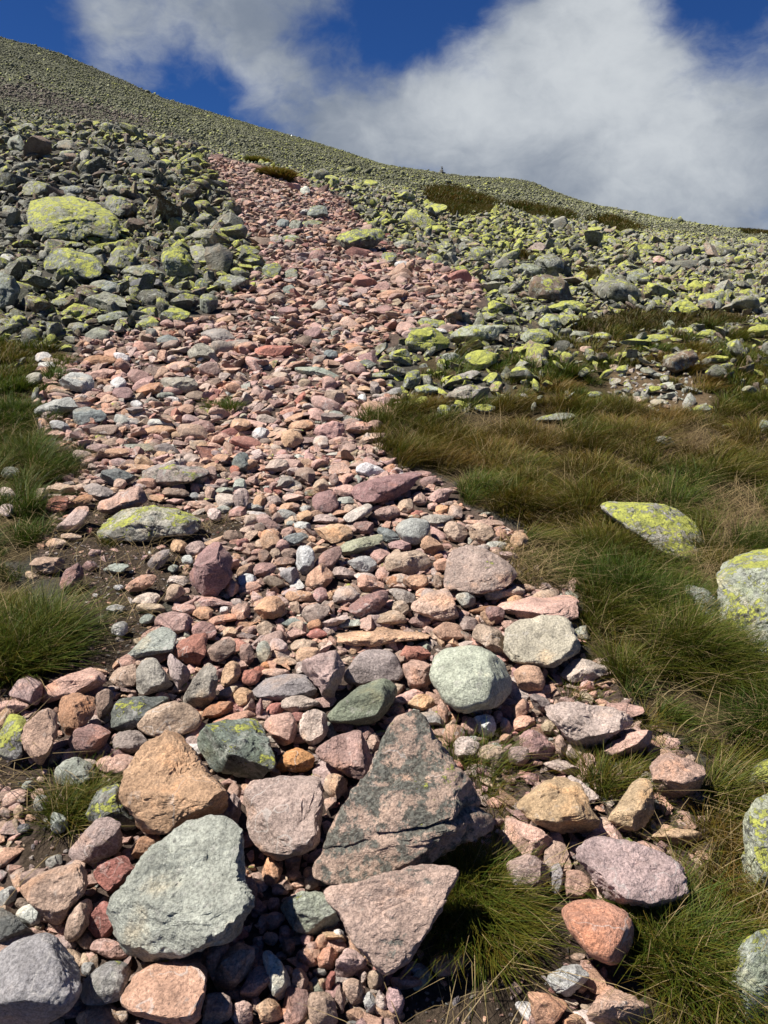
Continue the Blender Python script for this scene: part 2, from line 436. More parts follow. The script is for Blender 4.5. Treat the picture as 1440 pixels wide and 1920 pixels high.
THINGS = []   # dicts for the labels
def stone(pg, colour, lich, spots, flags, label, talus, rng):
    """a stone standing on the ground, its outline as seen from the path, given its own depth and facets"""
    pg = (pg - (pg.min(0) + pg.max(0)) / 2) * 1.055 + (pg.min(0) + pg.max(0)) / 2
    lo, hi = pg.min(0), pg.max(0)
    w, h = hi - lo
    c = (lo + hi) / 2
    gp = (c[0], c[1] + (.08 if 'B' in flags else .28 if 'b' in flags else .45) * h)
    gx_, gy_ = hit(*gp)
    a, yc, zc = ray(*c)
    t = gy_ / yc
    cen = CAM + t * np.array([a, yc, zc])
    V = np.array([a, yc, zc]); V /= np.linalg.norm(V)
    mpp = t / F
    big = max(w, h)
    sub = 6 if big > 170 else 5 if big > 50 else 4 if big > 24 else 3
    sv, fc, ed, deg = ico(sub)
    rounded = 'r' in flags or (label is None and rng.random() < .28)
    out = chaikin((pg - c) * np.array([1, -1]), 2 if rounded else 1)
    cc = out.mean(0)
    hull = chaikin(convex(pg - c) * np.array([1, -1]), 2 if rounded else 1)
    th = np.arctan2(sv[:, 1], sv[:, 0]); rho = np.hypot(sv[:, 0], sv[:, 1])
    kp = .8 if 'F' in flags else .5
    rr = kp * radial(out - cc, th) + (1 - kp) * radial(hull - cc, th)
    ex = .74 if rounded else .55
    s = np.maximum(rho, 1e-9) ** ex; zz = np.sign(sv[:, 2]) * np.abs(sv[:, 2]) ** ex
    D = (.31 * min(w, h) + .12 * big) * rng.uniform(.9, 1.15) * (.48 if 'F' in flags else 1)
    ext = np.array([w / 2, h / 2, D])
    q = np.stack([s * np.cos(th) * rr, s * np.sin(th) * rr, zz * D], 1) / ext
    # planar breaks, then worn edges
    if 'P' in flags:      # one broad face, split along the bedding
        d_ = np.array([-.14, .24, 1.0]); d_ /= np.linalg.norm(d_)
        s_ = q @ d_; o_ = s_ - s_.max() * .60; m_ = o_ > 0
        q[m_] -= np.outer(o_[m_], d_)
        q = carve(q, rng, 9, .74, .95, .30)
    else:
        q = carve(q, rng, 7 if rounded else 16, .68 if rounded else .50, .92, .34)
    q = relax(q, ed, deg, (5 if rounded else 1) if sub > 5 else (3 if rounded else 1) if sub > 4 else (1 if rounded else 0), .5 if rounded else .4)
    pts = q * ext
    pts[:, 2] -= (1.15 if 'F' in flags else .85 if big > 140 else .55) * min(D, h / 2) * (pts[:, 1] / (h / 2))
    pts[:, :2] += cc
    # keep the full outline
    ra = np.hypot(pts[:, 0] - cc[0], pts[:, 1] - cc[1]); tn = np.arctan2(pts[:, 1] - cc[1], pts[:, 0] - cc[0])
    nb_ = 20 if sub > 3 else 12
    bi = ((tn + math.pi) / (2 * math.pi) * nb_).astype(int) % nb_
    mx = np.zeros(nb_); np.maximum.at(mx, bi, ra)
    ctr = (np.arange(nb_) + .5) / nb_ * 2 * math.pi - math.pi
    want = kp * radial(out - cc, ctr) + (1 - kp) * radial(hull - cc, ctr)
    k = np.clip(want / np.maximum(mx, 1e-6), .95, 1.25)
    kk = np.interp(tn, np.concatenate([[ctr[-1] - 2 * math.pi], ctr, [ctr[0] + 2 * math.pi]]), np.concatenate([[k[-1]], k, [k[0]]]))
    pts[:, 0] = cc[0] + (pts[:, 0] - cc[0]) * kk; pts[:, 1] = cc[1] + (pts[:, 1] - cc[1]) * kk
    sc = 1.0 / big
    off = rng.uniform(-50, 50, 3)
    amp = .085 if talus else .05 if rounded else .06
    nb = fbm(pts * sc * 3.2 + off, 3, 5)
    na = fbm(pts * sc * 9 + off, 4, 11, .6) if sub > 3 else 0
    nr = pts / np.maximum(np.linalg.norm(pts, axis=1, keepdims=True), 1e-6)
    disp = big * (amp * .55 * nb + amp * .30 * na)
    if sub >= 5:
        cr = 1 - np.abs(fbm(pts * sc * 4.5 + off + 9, 4, 31, .55)) * 3.2
        disp = disp - big * (.012 if rounded else .020) * np.clip(cr, 0, 1)**3
    if sub >= 5 and not rounded:     # broken ledges
        fl = fbm(pts * sc * np.array([2.2, 3.6, 2.2]) + off + 3, 2, 41, .35) * 4.6
        fr = fl - np.floor(fl)
        disp = disp + big * (.020 if big > 100 else .016) * (np.floor(fl) + 1 / (1 + np.exp(-(fr - .5) * 22))) * np.clip(np.abs(q[:, 2]) * 1.6, .35, 1)
    if 'C' in flags:                 # a cracked-off lower layer
        sd = pts[:, 1] - (-.20 * h + .30 * pts[:, 0] + 10 * fbm(pts * .02 + 5, 2, 3))
        disp = disp - 15 * np.exp(-(sd / 5.5)**2) + np.where(sd < 0, 9, 0)
    if sub >= 6: disp = disp + big * .010 * fbm(pts * sc * 30 + off, 3, 21, .6)
    pts = pts + nr * disp[:, None]
    W = (np.outer(pts[:, 0], R_CAM) + np.outer(pts[:, 1], U_CAM) - np.outer(pts[:, 2], V)) * mpp
    size = big * mpp
    if talus: nm, cat = ('boulder', 'boulder') if size > .45 or label else ('lichen_rock', 'rock')
    else: nm, cat = ('boulder', 'boulder') if size > .24 else ('stone', 'stone') if size > .085 else ('pebble', 'pebble')
    me = mesh_from(nm, W, fc, M_ROCK, None, True, None if rounded else 30)
    o = add(nm, me, None, cat, None, None, cen)
    base = np.array(PAL[colour][0]) * rng.uniform(.88, 1.12) * rng.uniform(.96, 1.04, 3)
    if talus and colour in ('gl', 'gg'): base = base * np.array([.68, .68, .60])
    o.color = (*base, lich)
    o['spots'] = float(spots)
    if 'B' not in flags and 'b' not in flags: paint(pg, .97)
    THINGS.append(dict(o=o, c=c, w=w, h=h, col=PAL[colour][1], lab=label, talus=talus, rounded=rounded, lich=lich, size=size))

def parse(data):
    ox = oy = 0.0; sc = 3.0; talus = False; k = 0
    for line in data.strip().splitlines():
        line = line.strip()
        if not line: continue
        if line[0] == '@':
            f = line[1:].split(',')
            ox, oy = float(f[0]), float(f[1]); sc = float(f[2]) if len(f) > 2 else 3.0; talus = len(f) > 3
            continue
        if line[0] == '~':
            for e in line[1:].split(';'):
                cl, nums = e.strip().split(' ')
                v = [float(q) for q in nums.split(',')]
                rng = np.random.default_rng(1000 + k); k += 1
                n = int(rng.integers(7, 11))
                th = (np.arange(n) + rng.uniform(-.3, .3, n)) * 2 * math.pi / n
                r = rng.uniform(.86, 1.10, n)
                x, y = v[2] / 2 * r * np.sign(np.cos(th)) * np.abs(np.cos(th))**.85, v[3] / 2 * r * np.sign(np.sin(th)) * np.abs(np.sin(th))**.85
                an = -math.radians(v[4])
                X, Y = x * math.cos(an) - y * math.sin(an) + v[0], x * math.sin(an) + y * math.cos(an) + v[1]
                li = 0.0
                if cl == 'L1': li = float(rng.uniform(.5, .85))
                elif cl == 'L2': li = float(rng.uniform(.3, .55))
                elif talus: li = float(rng.uniform(.12, .35))
                stone(np.stack([ox + X / sc, oy + Y / sc], 1), cl, li, .25 if rng.random() < .15 else 0, '', None, talus, rng)
        else:
            hd, pts, lab = line.split('|')
            tk = hd.split(' ')
            li = sp = 0.0; fl = ''
            for q in tk[1:]:
                if q[0] == 'L': li = float(q[1:])
                elif q[0] == 'S': sp = float(q[1:])
                else: fl += q
            pg = poly(pts) / sc + np.array([ox, oy])
            rng = np.random.default_rng(5000 + k); k += 1
            stone(pg, tk[0], li, sp, fl, lab or None, talus, rng)

DATA = """@0,1560
gg S.25 V P|610,400 740,230 900,30 1040,-90 1200,-100 1310,-60 1370,20 1385,120 1365,330 1350,520 1290,600 1190,590 1000,690 880,722 760,690 690,600 640,470|large pale grey-green boulder
gy S.3 r|-120,800 -60,690 120,600 240,565 330,600 400,680 440,780 435,900 380,990 260,1060 100,1085 -80,1085|rounded purple-grey boulder
dk|-80,640 -60,420 0,425 80,460 130,520 190,575 110,610 0,660|charcoal grey stone
tn P|110,310 170,250 430,160 490,200 495,290 360,500 280,505 220,430 130,370|brownish triangular stone
mv|375,130 430,50 530,-60 620,-125 665,-90 680,60 640,130 540,180 440,165 380,160|lavender grey pointed stone
rd|520,230 570,175 700,125 745,170 745,250 640,350 560,300|coral red stone
ru|735,80 790,30 860,10 915,30 860,100 790,160 740,130|rusty orange stone
wh|-30,350 60,300 95,320 90,380 30,420 -30,420|
tn r|355,590 375,490 430,400 490,370 530,400 520,470 450,600 400,620|tan egg-shaped stone
rd|485,510 540,410 620,375 655,450 660,560 600,600 530,590|dusky red stone
gy L.2 r|440,900 480,820 590,730 680,715 740,770 720,850 690,930 590,970 480,975|blue-grey rounded stone
sa O P|690,900 780,770 1020,700 1150,710 1160,760 1145,900 1100,1080 960,1080 740,1020 695,960|salmon block with orange stains
pk|1160,710 1190,595 1290,610 1290,680 1230,780 1190,860 1165,770|
tn|1205,800 1310,615 1420,640 1440,690 1400,800 1290,910 1220,870|brown wedge stone
pk|1335,910 1420,770 1500,740 1530,830 1480,890 1420,960|
mv|1140,1000 1160,910 1230,900 1300,930 1305,1040 1260,1090 1140,1090|
~gg 310,165,110,70,20;wh 165,465,145,130,0;bn 120,405,80,70,0;tn 215,535,80,70,30;bn 320,525,110,45,-5;bn 480,610,110,110,40;pk 620,660,240,110,-15;pk 545,640,90,80,30;gy 495,770,85,75,0;mv 1360,1015,130,140,0;tn 670,1030,100,90,0;tn 480,1045,110,80,40;tn 320,1068,110,50,0;tn 1110,680,95,50,0;bn 1400,350,120,210,0
@480,1560
sl S.5 F P|360,330 420,280 600,295 800,240 880,180 1000,150 1100,190 1140,230 1110,330 1000,500 870,720 760,790 735,810 640,720 560,620 490,480 400,380|black-spotted tan-pink slab
gg L.22|130,420 150,370 250,340 360,320 420,420 480,500 400,560 230,565 190,520|grey-green flat stone with yellow lichen
pl|445,775 480,660 540,645 645,740 600,775 490,840 455,820|lilac triangular pebble
tn r|290,920 330,895 410,900 450,960 470,1090 300,1090|
wh S.3|40,720 60,650 130,720 190,800 210,900 130,950 80,900|white-veined buried rock
sa|345,720 370,660 420,640 475,690 470,730 410,785 355,770|
pk|55,480 90,450 160,445 170,490 110,550 60,555|
or|30,240 45,190 100,165 150,190 145,240 110,300 60,305|orange cobble
~tn 160,270,70,65,0;pk 212,240,85,75,0;sa 300,228,70,65,30;mv 312,285,85,80,20;pk 230,300,85,50,20;bn 255,272,60,30,0;mv 140,330,95,60,0;pk 100,405,70,95,0;mv 205,160,80,60,0;gg 385,275,50,50,0;pk 160,560,65,75,0;tn 85,600,90,80,0;gy 20,635,45,60,0;bn 180,650,85,110,0;pk 285,610,85,85,0;pk 318,655,85,75,0;sa 375,620,80,90,0;wh 455,600,90,110,0;pk 285,715,140,70,-30;or 640,715,70,80,-30;tn 670,830,95,120,0;mv 600,820,50,80,-20;tn 550,895,125,170,15;wh 640,965,75,150,10;mv 700,960,70,150,-10;bn 475,940,65,150,10;or 555,1030,110,85,0;pl 780,950,100,160,10;pk 840,845,190,95,0;wh 915,770,105,75,-10;tn 80,1010,145,145,20;tn 170,975,55,60,0;pk 235,950,90,75,0;mv 205,1035,100,120,-25;tn 260,1060,80,80,0;or 300,880,55,90,-15;tn 370,860,45,85,0;rd 420,840,55,140,-15;mv 245,850,95,170,0;mv 260,760,100,60,-20;gy 355,790,80,55,0;gy 170,790,85,90,0;mv 0,970,60,90,0;gy 540,1075,70,30,0;pk 660,1075,50,40,0
@0,0,1
mv P|455,1510 470,1470 540,1452 600,1455 608,1490 602,1540 590,1580 530,1612 505,1610 465,1560|smooth mauve boulder
sl S.76 L.06 F P C|597,1615 620,1540 690,1450 720,1370 745,1340 790,1335 830,1390 880,1460 902,1520 925,1550 840,1595 740,1630 660,1645 600,1638|big triangular slab with dark lichen
pk|945,1580 948,1530 1000,1545 1050,1580 1055,1605 1000,1610 960,1600|
mv|948,1610 1000,1600 1030,1630 1025,1660 1000,1690 970,1670 950,1640|
L1 L.55 b|1385,1610 1400,1500 1480,1470 1520,1600 1500,1700 1420,1680 1385,1650|grey boulder with lemon lichen sheet
L1 L.6 b|1400,1470 1420,1425 1500,1410 1520,1470 1440,1480|
rd|327,1215 340,1190 375,1185 392,1195 385,1225 370,1255 350,1250 335,1235|brick red stone
tn S.4|875,1190 900,1168 930,1175 955,1205 955,1238 930,1225 905,1210|mottled tan stone
tc P|950,1240 950,1165 1045,1150 1075,1175 1092,1220 1060,1240 1030,1252 1000,1248|sharp cream-grey block
pk|890,1135 950,1125 1065,1104 1076,1115 1075,1165 1040,1152 960,1165 930,1150|long pink block
or|607,1195 640,1182 700,1172 790,1176 813,1188 800,1200 720,1208 640,1208|flat orange slab
L1 L.5 B|1335,1065 1360,1035 1440,1012 1560,1010 1580,1300 1450,1300 1400,1250 1360,1180|big grey boulder with yellow lichen top
L1 L.62 r B|1110,945 1150,938 1245,945 1300,975 1325,1020 1328,1045 1305,1063 1250,1045 1180,1000|pale-lichen boulder in the grass
gg B|1280,1095 1310,1090 1345,1120 1370,1180 1340,1180 1300,1140|
@960,1560
mv P|360,110 400,50 480,15 700,60 870,120 960,200 1000,330 940,420 800,440 660,400 560,370 470,290 400,200|broad mauve slab
pk|295,210 390,215 445,270 440,330 380,375 305,370|
so S.22 r|275,450 320,390 420,370 540,395 640,440 680,520 670,640 610,720 540,745 440,700 370,620 300,530|speckled orange-pink stone
wh|175,820 260,770 380,730 430,780 430,840 330,930 230,890|white quartz-like stone
so|75,900 110,885 250,930 315,970 240,1080 130,1090 100,1000|
or|270,1070 360,1010 440,1090 350,1130|
pk|425,1000 470,940 600,870 700,900 780,960 840,1090 430,1090|pale pink stone at the bottom
L1 L.5 S.3 b|1180,900 1230,720 1290,600 1400,545 1500,540 1560,1100 1230,1100 1200,1000|grey boulder with yellow-green lichen patches
~gy 250,260,90,190,0
@0,1200
pk|205,340 235,265 400,190 540,152 605,190 610,225 540,280 430,310 330,310 290,370 215,390|long pink loaf-shaped stone
mv|40,320 90,230 150,205 240,240 235,310 210,380 120,330|
pk|-20,345 110,335 190,370 110,410 -20,420|
L1 L.55|-20,420 100,415 170,440 100,540 140,660 60,690 -20,640|lichen-green rock at the left
pk P|65,545 180,430 250,385 320,400 320,480 290,620 240,715 180,680 140,610|pale pink wedge
ru|320,350 350,305 440,300 540,335 550,400 480,470 400,550 370,575 340,480|rusty brown block
bn|530,310 600,265 645,300 630,400 570,440 545,430 550,360|
mr|370,580 440,490 530,468 610,490 625,530 590,600 520,650 430,680 395,620|dusky mauve stone
dk L.22|640,380 690,320 1000,320 1005,345 880,370 770,480 760,510 630,520|dark grey stone with lichen
tn r|765,485 820,400 920,355 1050,350 1120,410 1135,470 1080,525 900,545 820,540|smooth tan loaf stone
gm|620,555 680,510 790,510 835,570 780,650 650,630|
pk r|540,690 580,650 700,635 765,660 760,730 690,765 560,740|
gg|290,760 340,700 420,650 540,700 540,770 400,830 300,800|flat blue-grey stone
or S.06 V P|675,870 700,760 790,600 870,580 930,500 990,485 1040,520 1060,600 1200,760 1260,860 1265,960 1240,985 1150,970 1000,1000 930,1080 780,1070 770,960 690,910|large pointed orange boulder
gd L.33|1100,580 1150,490 1240,440 1440,435 1480,470 1540,620 1545,700 1470,770 1400,800 1210,740 1160,680|dark green-grey stone with bright lichen
gb|765,250 770,150 830,95 890,110 920,180 990,280 930,310 790,320|upright brown-grey stone
tn|610,230 640,170 770,125 770,260 680,270|
mp|925,100 960,75 1060,160 1075,210 1030,300 1000,290 950,170|
gm|1015,345 1100,200 1160,110 1220,140 1225,230 1210,340 1130,400|dark spiky stone
bn r|1140,75 1200,20 1280,-10 1330,10 1320,70 1220,135|
or r|1235,240 1260,140 1310,115 1360,150 1340,230 1270,265|
ru|1130,410 1200,350 1300,335 1330,380 1250,430 1150,465|
sa|1130,490 1250,430 1430,380 1445,430 1300,450 1140,510|
gg|690,130 760,20 880,-70 1000,-60 980,30 960,70 840,60 760,110|pale grey flat slab
dk L.4|440,1060 500,940 560,830 690,800 690,880 760,970 780,1080 680,1080 660,960 560,1000|dark stone with yellow lichen
mv|1255,960 1300,850 1370,870 1350,1000 1330,1070 1270,1040|
~mv 500,690,110,60,10;or 885,95,120,80,0;bn 1385,80,90,130,0;rd 1410,210,130,100,0;tn 1290,300,130,80,10;or 1370,325,125,115,0;tn 95,855,90,40,0;mv 60,900,80,35,5;tn 120,895,90,50,35;gg 160,820,75,60,20;tn 230,785,50,40,0;pk 255,745,45,40,0;gg 225,915,85,110,-20;tn 140,965,50,35,0;tn 165,1000,70,40,0;mv 30,970,90,60,-30;tn 105,970,60,90,-20;tn 80,1040,60,70,0;tn 20,1050,50,80,0;dk 130,1060,80,50,15;gg 330,1030,110,130,0
@480,1200
pl|225,160 330,80 455,40 500,100 515,170 480,230 440,340 385,380 370,260 320,190|lilac pink stone
gm r|490,200 540,120 600,60 730,45 800,100 830,190 800,240 680,220 570,255 500,240|domed grey-mauve stone
gy|0,225 320,180 340,270 370,320 250,320 80,345 0,310|slate grey block
mp|125,330 170,295 270,310 370,350 350,385 220,415 150,390|
gn r|395,430 470,340 600,240 700,205 790,240 790,330 700,440 620,475 500,465 420,460|dark green stone
pg r V|985,200 990,110 1060,40 1180,25 1300,50 1400,120 1440,220 1430,330 1340,380 1150,395 1070,340 1010,260|pale green rounded boulder
pk|815,150 870,110 970,120 990,180 985,260 870,285 845,200|
pk|35,480 80,430 200,400 235,490 210,570 150,595 110,570|
mp V|235,560 250,430 330,385 400,430 415,500 370,570 290,595|pale veined round stone
oo|110,720 150,640 260,585 340,660 300,745 120,750|bright orange stone
pm P|335,620 400,550 590,495 620,570 660,690 600,790 540,780 430,700 360,670|pink faceted stone
tn|375,770 450,745 520,790 500,870 460,900 390,850|
gy|880,410 1000,400 1060,450 1050,490 950,480|
wh|1215,430 1320,415 1355,480 1330,550 1260,540|
gg|0,20 60,0 90,60 70,130 10,130|
~rd 900,80,180,110,0;pk 860,320,180,80,15;or 935,350,165,100,10;or 790,405,90,60,0;pk 780,450,160,50,15;tn 660,580,80,100,0;tn 485,500,80,45,0;tn 640,530,70,50,0;pk 1050,400,60,130,15;or 1120,440,75,65,0;or 1115,530,130,120,0;pk 1200,485,100,110,30;mv 1360,430,60,70,0;mv 1400,480,60,90,0;sa 1405,555,80,60,0;wh 1220,560,60,50,0;mp 1180,600,160,120,0;tn 1340,650,200,150,0;mp 130,35,110,100,0;tn 265,30,160,80,0;or 285,80,140,90,15;tn 165,120,150,55,0;ru 60,140,80,50,10;pk 110,185,180,60,0;rd 20,180,80,70,0;tn 375,35,60,50,0;rd 110,385,120,70,0;mr 20,390,45,130,0
@960,1200
sa|0,180 60,140 150,150 185,220 170,280 90,300 30,260|
sa|0,400 60,320 105,370 80,420 20,450|
gm|90,320 130,295 215,345 210,400 150,420|
tn|160,480 200,445 245,445 250,520 180,530|
mp P|195,400 230,355 380,360 560,370 660,410 705,450 680,490 560,520 470,610 360,580 270,490|grey-mauve pointed slab
pk|490,640 560,570 700,510 780,500 815,540 770,600 640,640 530,710|slanting pink slab
pm|35,560 60,505 150,510 250,600 260,660 180,670 90,670|
mp|160,690 270,670 380,720 395,765 330,770 200,720|
ob|20,890 100,800 270,760 420,830 490,950 470,1050 380,1080 240,1080 110,1010 30,930|grey and orange block
ty|525,1000 600,910 700,770 790,770 800,900 800,1000 760,1075 620,1070|sandy straw-coloured stone
pk|770,690 850,620 960,610 1040,680 1100,740 1040,860 900,900 820,880 800,800|dull pink stone under grass
ty|770,1080 850,1050 1000,1060 1080,1090 1060,1160 900,1150 780,1120|
mp|260,190 330,110 400,105 560,130 540,190 400,250 300,240|
~sa 175,185,60,70,0;sa 65,470,150,90,10;tn 280,600,70,150,10;tn 400,630,90,80,10;mv 40,650,130,120,0
@0,840
gt L.4|540,490 620,400 720,340 850,320 1000,315 1090,345 1150,410 1110,490 980,495 800,515 590,525|half-buried boulder with lichen crest
pk|525,320 650,255 780,205 825,260 825,310 700,360 570,385|pink wedge stone
gm L.25|795,170 830,100 900,88 1160,108 1165,130 1070,200 960,230 860,205|flat mauve-grey slab with lichen
dk|560,165 580,120 680,110 780,170 760,200 620,215|
gm|470,210 520,190 640,235 640,260 540,290 480,250|
mr|1055,720 1080,640 1150,550 1220,530 1300,570 1320,650 1310,720 1220,850 1130,850 1060,810|plum-coloured lumpy boulder
mv|300,455 390,390 430,325 500,330 500,390 440,460 360,475|
mr|335,770 360,690 440,645 480,680 460,760 400,810 345,800|upright plum stone on the soil
gm|795,680 870,590 950,558 955,610 900,680|grey triangular stone on dark soil
sa|690,830 720,760 790,715 870,700 885,735 840,790 740,830|orange oval stone on the soil
gg|560,700 620,650 720,645 720,680 640,710|
tn|155,650 180,615 350,615 380,660 330,715 220,700|flat tan stone beside the tussock
rd|250,330 290,270 390,270 380,350 290,365|
ru|385,340 430,270 515,255 520,300 450,345|
tn|240,230 310,190 400,200 430,260 330,270|
mp|0,215 60,225 95,270 70,300 0,305|
mp|935,765 960,710 1050,715 1060,760 1020,780|
tn|920,870 950,765 1020,770 1050,820 960,860|
pm r|865,1000 880,935 960,920 1060,930 1090,980 1070,1030 1000,1045 900,1020|
wh|625,1050 630,990 710,970 725,1030 690,1060|
sa|1258,780 1300,735 1350,780 1320,830 1280,840|
gd|1290,80 1330,30 1390,25 1415,90 1380,135 1310,110|dark teal-grey stone
or|535,25 620,0 720,0 735,40 600,70|
~tn 675,205,75,65,0;or 1005,555,100,80,-10;mv 1100,560,125,75,25;wh 1055,632,65,60,0;gg 978,678,65,45,15;wh 665,785,60,35,10;gy 740,695,30,25,0;wh 535,830,35,25,0;tn 230,270,90,90,0;tn 400,500,130,45,0;tn 315,535,125,55,0;rd 505,470,40,60,0;mr 510,665,80,60,0;mp 40,350,90,80,0;gg 60,140,110,80,0;bn 1000,850,140,60,0;mp 830,850,170,70,5;tn 850,900,180,60,0;wh 650,905,110,60,0;gg 825,965,95,60,15;or 1140,925,120,80,0;pk 1035,905,140,70,0;pm 1200,870,240,80,0;wh 1390,745,110,75,0;pk 1355,920,120,90,10;sa 1255,965,170,60,10;wh 1265,915,60,55,0;mr 1150,1030,150,110,0;tn 1290,1035,90,60,0;tn 1270,155,75,45,0;rd 1320,125,60,55,0;bn 1185,145,80,95,0;or 1210,110,180,60,-5;gg 1350,210,80,80,0;gg 1270,240,110,40,0;mp 1265,290,120,90,0;mv 1355,285,100,120,-10;pk 1130,320,160,55,-5;mp 1215,375,100,70,-30;gg 1260,345,85,45,0;pm 1335,365,105,75,15;bn 1300,490,95,75,10;tn 1395,470,100,60,0;pk 1420,185,70,55,0;pk 985,300,120,35,0;bn 990,250,160,60,0;or 880,280,100,40,0;gy 1100,270,70,45,0;tn 1180,250,60,80,0;mv 660,80,130,50,0;or 800,75,130,80,-20;or 900,40,110,50,0;mv 1080,60,100,60,-10;or 1240,60,100,60,0
@480,840
mr S.3|540,250 560,200 700,170 880,115 910,120 935,190 900,240 760,300 640,310 560,300|long dark mauve boulder
wh S.15|555,120 590,80 640,80 720,120 735,150 640,165 570,145|white stone by the grass edge
pk|960,285 1000,240 1105,215 1105,260 1070,310 980,300|angular pink stone
mr|305,290 340,250 430,230 475,320 440,355 350,365|dark mauve cube-like stone
mp|480,385 560,340 640,300 660,360 600,390 520,430|
pm|620,400 680,340 760,320 820,350 800,400 700,410|
gb|920,385 1000,370 1110,385 1090,410 1000,460 960,420|
or|305,460 400,420 500,420 550,470 540,510 440,530 380,510|orange-tan slab
mv|300,420 330,360 450,385 490,410 400,430|
mr|540,420 620,410 665,420 660,480 580,490|
gl r|780,460 810,410 880,395 960,400 980,450 950,520 880,550 820,510|pale grey round boulder
st|470,545 590,500 720,475 720,520 640,570 500,615|striped olive-green slab
gd|660,440 760,450 820,520 720,540|
or|925,530 960,485 1040,530 1065,580 1000,610 930,570|amber stone
tn S.1|1050,440 1090,412 1160,430 1195,490 1160,530 1080,520|
tn|1195,450 1240,415 1330,440 1340,490 1270,545 1210,520|
pk|1120,410 1250,395 1400,410 1380,450 1300,450|
mv S.3 L.05 P|1055,790 1085,600 1160,540 1250,550 1400,620 1470,690 1410,780 1250,810 1130,790|big mauve-pink wedge boulder
tn|730,690 735,600 790,580 840,600 930,565 970,610 990,660 930,710 800,700|notched tan stone
or|820,760 840,715 960,710 970,770 890,805|
sa|570,780 575,720 640,710 730,760 720,800 640,830|
gl|515,645 560,615 630,598 685,650 650,715 570,690|blue-grey faceted stone
wh|220,660 225,560 300,540 335,600 320,680 265,715|tall white stone
mr|325,650 380,580 470,545 490,600 420,680 340,670|
sa|270,770 290,700 380,640 430,700 450,770 350,795|orange-pink pyramid stone
gy|125,710 180,660 240,680 260,740 200,770|
bn|30,740 80,710 160,750 160,790 80,785|
gd|145,525 170,485 280,470 300,500 270,540 160,560|
mp|430,870 450,790 540,770 595,825 560,870 470,880|
mr|510,900 600,830 730,790 755,840 720,890 610,960 540,950|long maroon stone
gm|740,800 800,785 890,820 895,860 850,900 780,850|
pk P|865,910 900,850 1000,800 1080,785 1120,870 1150,960 1080,985 950,950|pink pyramid stone
gg|1110,830 1180,805 1235,830 1230,880 1170,905|
tn|630,975 680,930 780,905 830,930 850,985 780,1000|
sa|985,1025 1060,975 1150,990 1180,1060 1100,1090 1030,1080|
ru|1160,915 1280,885 1400,895 1420,910 1260,935 1180,940|
or|-10,950 0,850 60,830 130,835 165,880 160,940 80,965|honey-coloured stone
tn|180,870 240,860 260,940 210,940|
mv|255,940 280,880 410,875 420,930 330,990 290,980|
mp|365,1030 375,975 450,960 520,920 525,950 440,1020|
gg|440,1020 500,970 600,955 620,990 520,1015|
tn|0,1000 60,968 120,1020 80,1070 20,1060|
tn|310,230 340,180 400,170 420,220 340,260|
~tn 840,335,105,100,0;pk 920,290,80,75,20;sa 1380,485,70,70,0;wh 1355,548,130,55,0;or 1480,525,110,100,0;ru 770,755,100,80,-20;pk 710,705,80,75,0;pm 810,555,150,70,0;pm 705,610,120,90,0;mv 500,710,150,80,-20;or 80,490,115,70,0;or 80,525,130,110,0;bn 185,590,100,60,10;bn 170,640,130,60,0;tn 105,600,75,75,0;mr 50,690,150,90,10;bn 45,610,80,80,0;tn 25,540,70,60,0;sa 935,815,80,60,20;gl 1340,815,130,95,10;bn 1025,750,70,90,-10;sa 1045,660,95,80,0;ru 1025,615,60,50,0;tn 815,905,110,90,-30;mr 925,980,150,70,-5;mv 1200,990,130,90,-20;mr 1340,940,120,100,-20;or 235,830,165,65,0;pm 365,825,85,90,20;or 415,840,60,60,20;gd 200,985,120,55,15;tn 230,1020,120,90,15;ru 330,1000,85,70,20;rd 335,1045,130,60,0;mv 155,1055,90,50,0;mv 125,100,140,75,10;bn 275,155,115,100,15;pk 470,120,120,90,0;bn 440,180,60,80,0;pk 500,240,130,80,0;gg 505,300,95,60,0;tn 530,345,80,60,0;pk 210,280,130,50,0;or 180,330,110,50,10;gg 170,375,110,60,-10;wh 280,345,70,45,0;or 275,385,90,65,15;wh 260,440,110,55,-10;gg 195,425,60,40,0;sa 95,345,50,60,0;gm 160,200,120,80,20;tn 215,235,70,45,25;or 20,300,80,80,0;mv 100,295,90,60,0;bn 20,450,60,80,0;pk 180,475,90,60,20;mv 40,400,100,60,-10;or 1045,345,80,65,10;mv 1125,360,85,80,-20;pk 995,330,70,50,0;rd 905,370,90,50,0
@0,480
gl S.2|310,720 380,655 480,660 540,710 530,760 420,780 320,750|big pale grey stone by the left grass
gl S.2|190,850 280,820 390,775 430,830 450,880 350,900 200,900|low speckled grey rock
gd|415,940 415,850 560,850 620,890 570,935 450,960|slate grey cube stone
gb|890,700 920,675 1080,675 1110,720 1080,760 960,775|flat olive-grey slab
gb|1035,550 1130,480 1190,510 1245,600 1200,605 1080,575|brown-grey peaked stone
bn|455,990 540,950 660,945 660,990 600,1020|
or|790,990 820,945 960,945 1010,990 990,1020 820,1020|tan brick-like stone
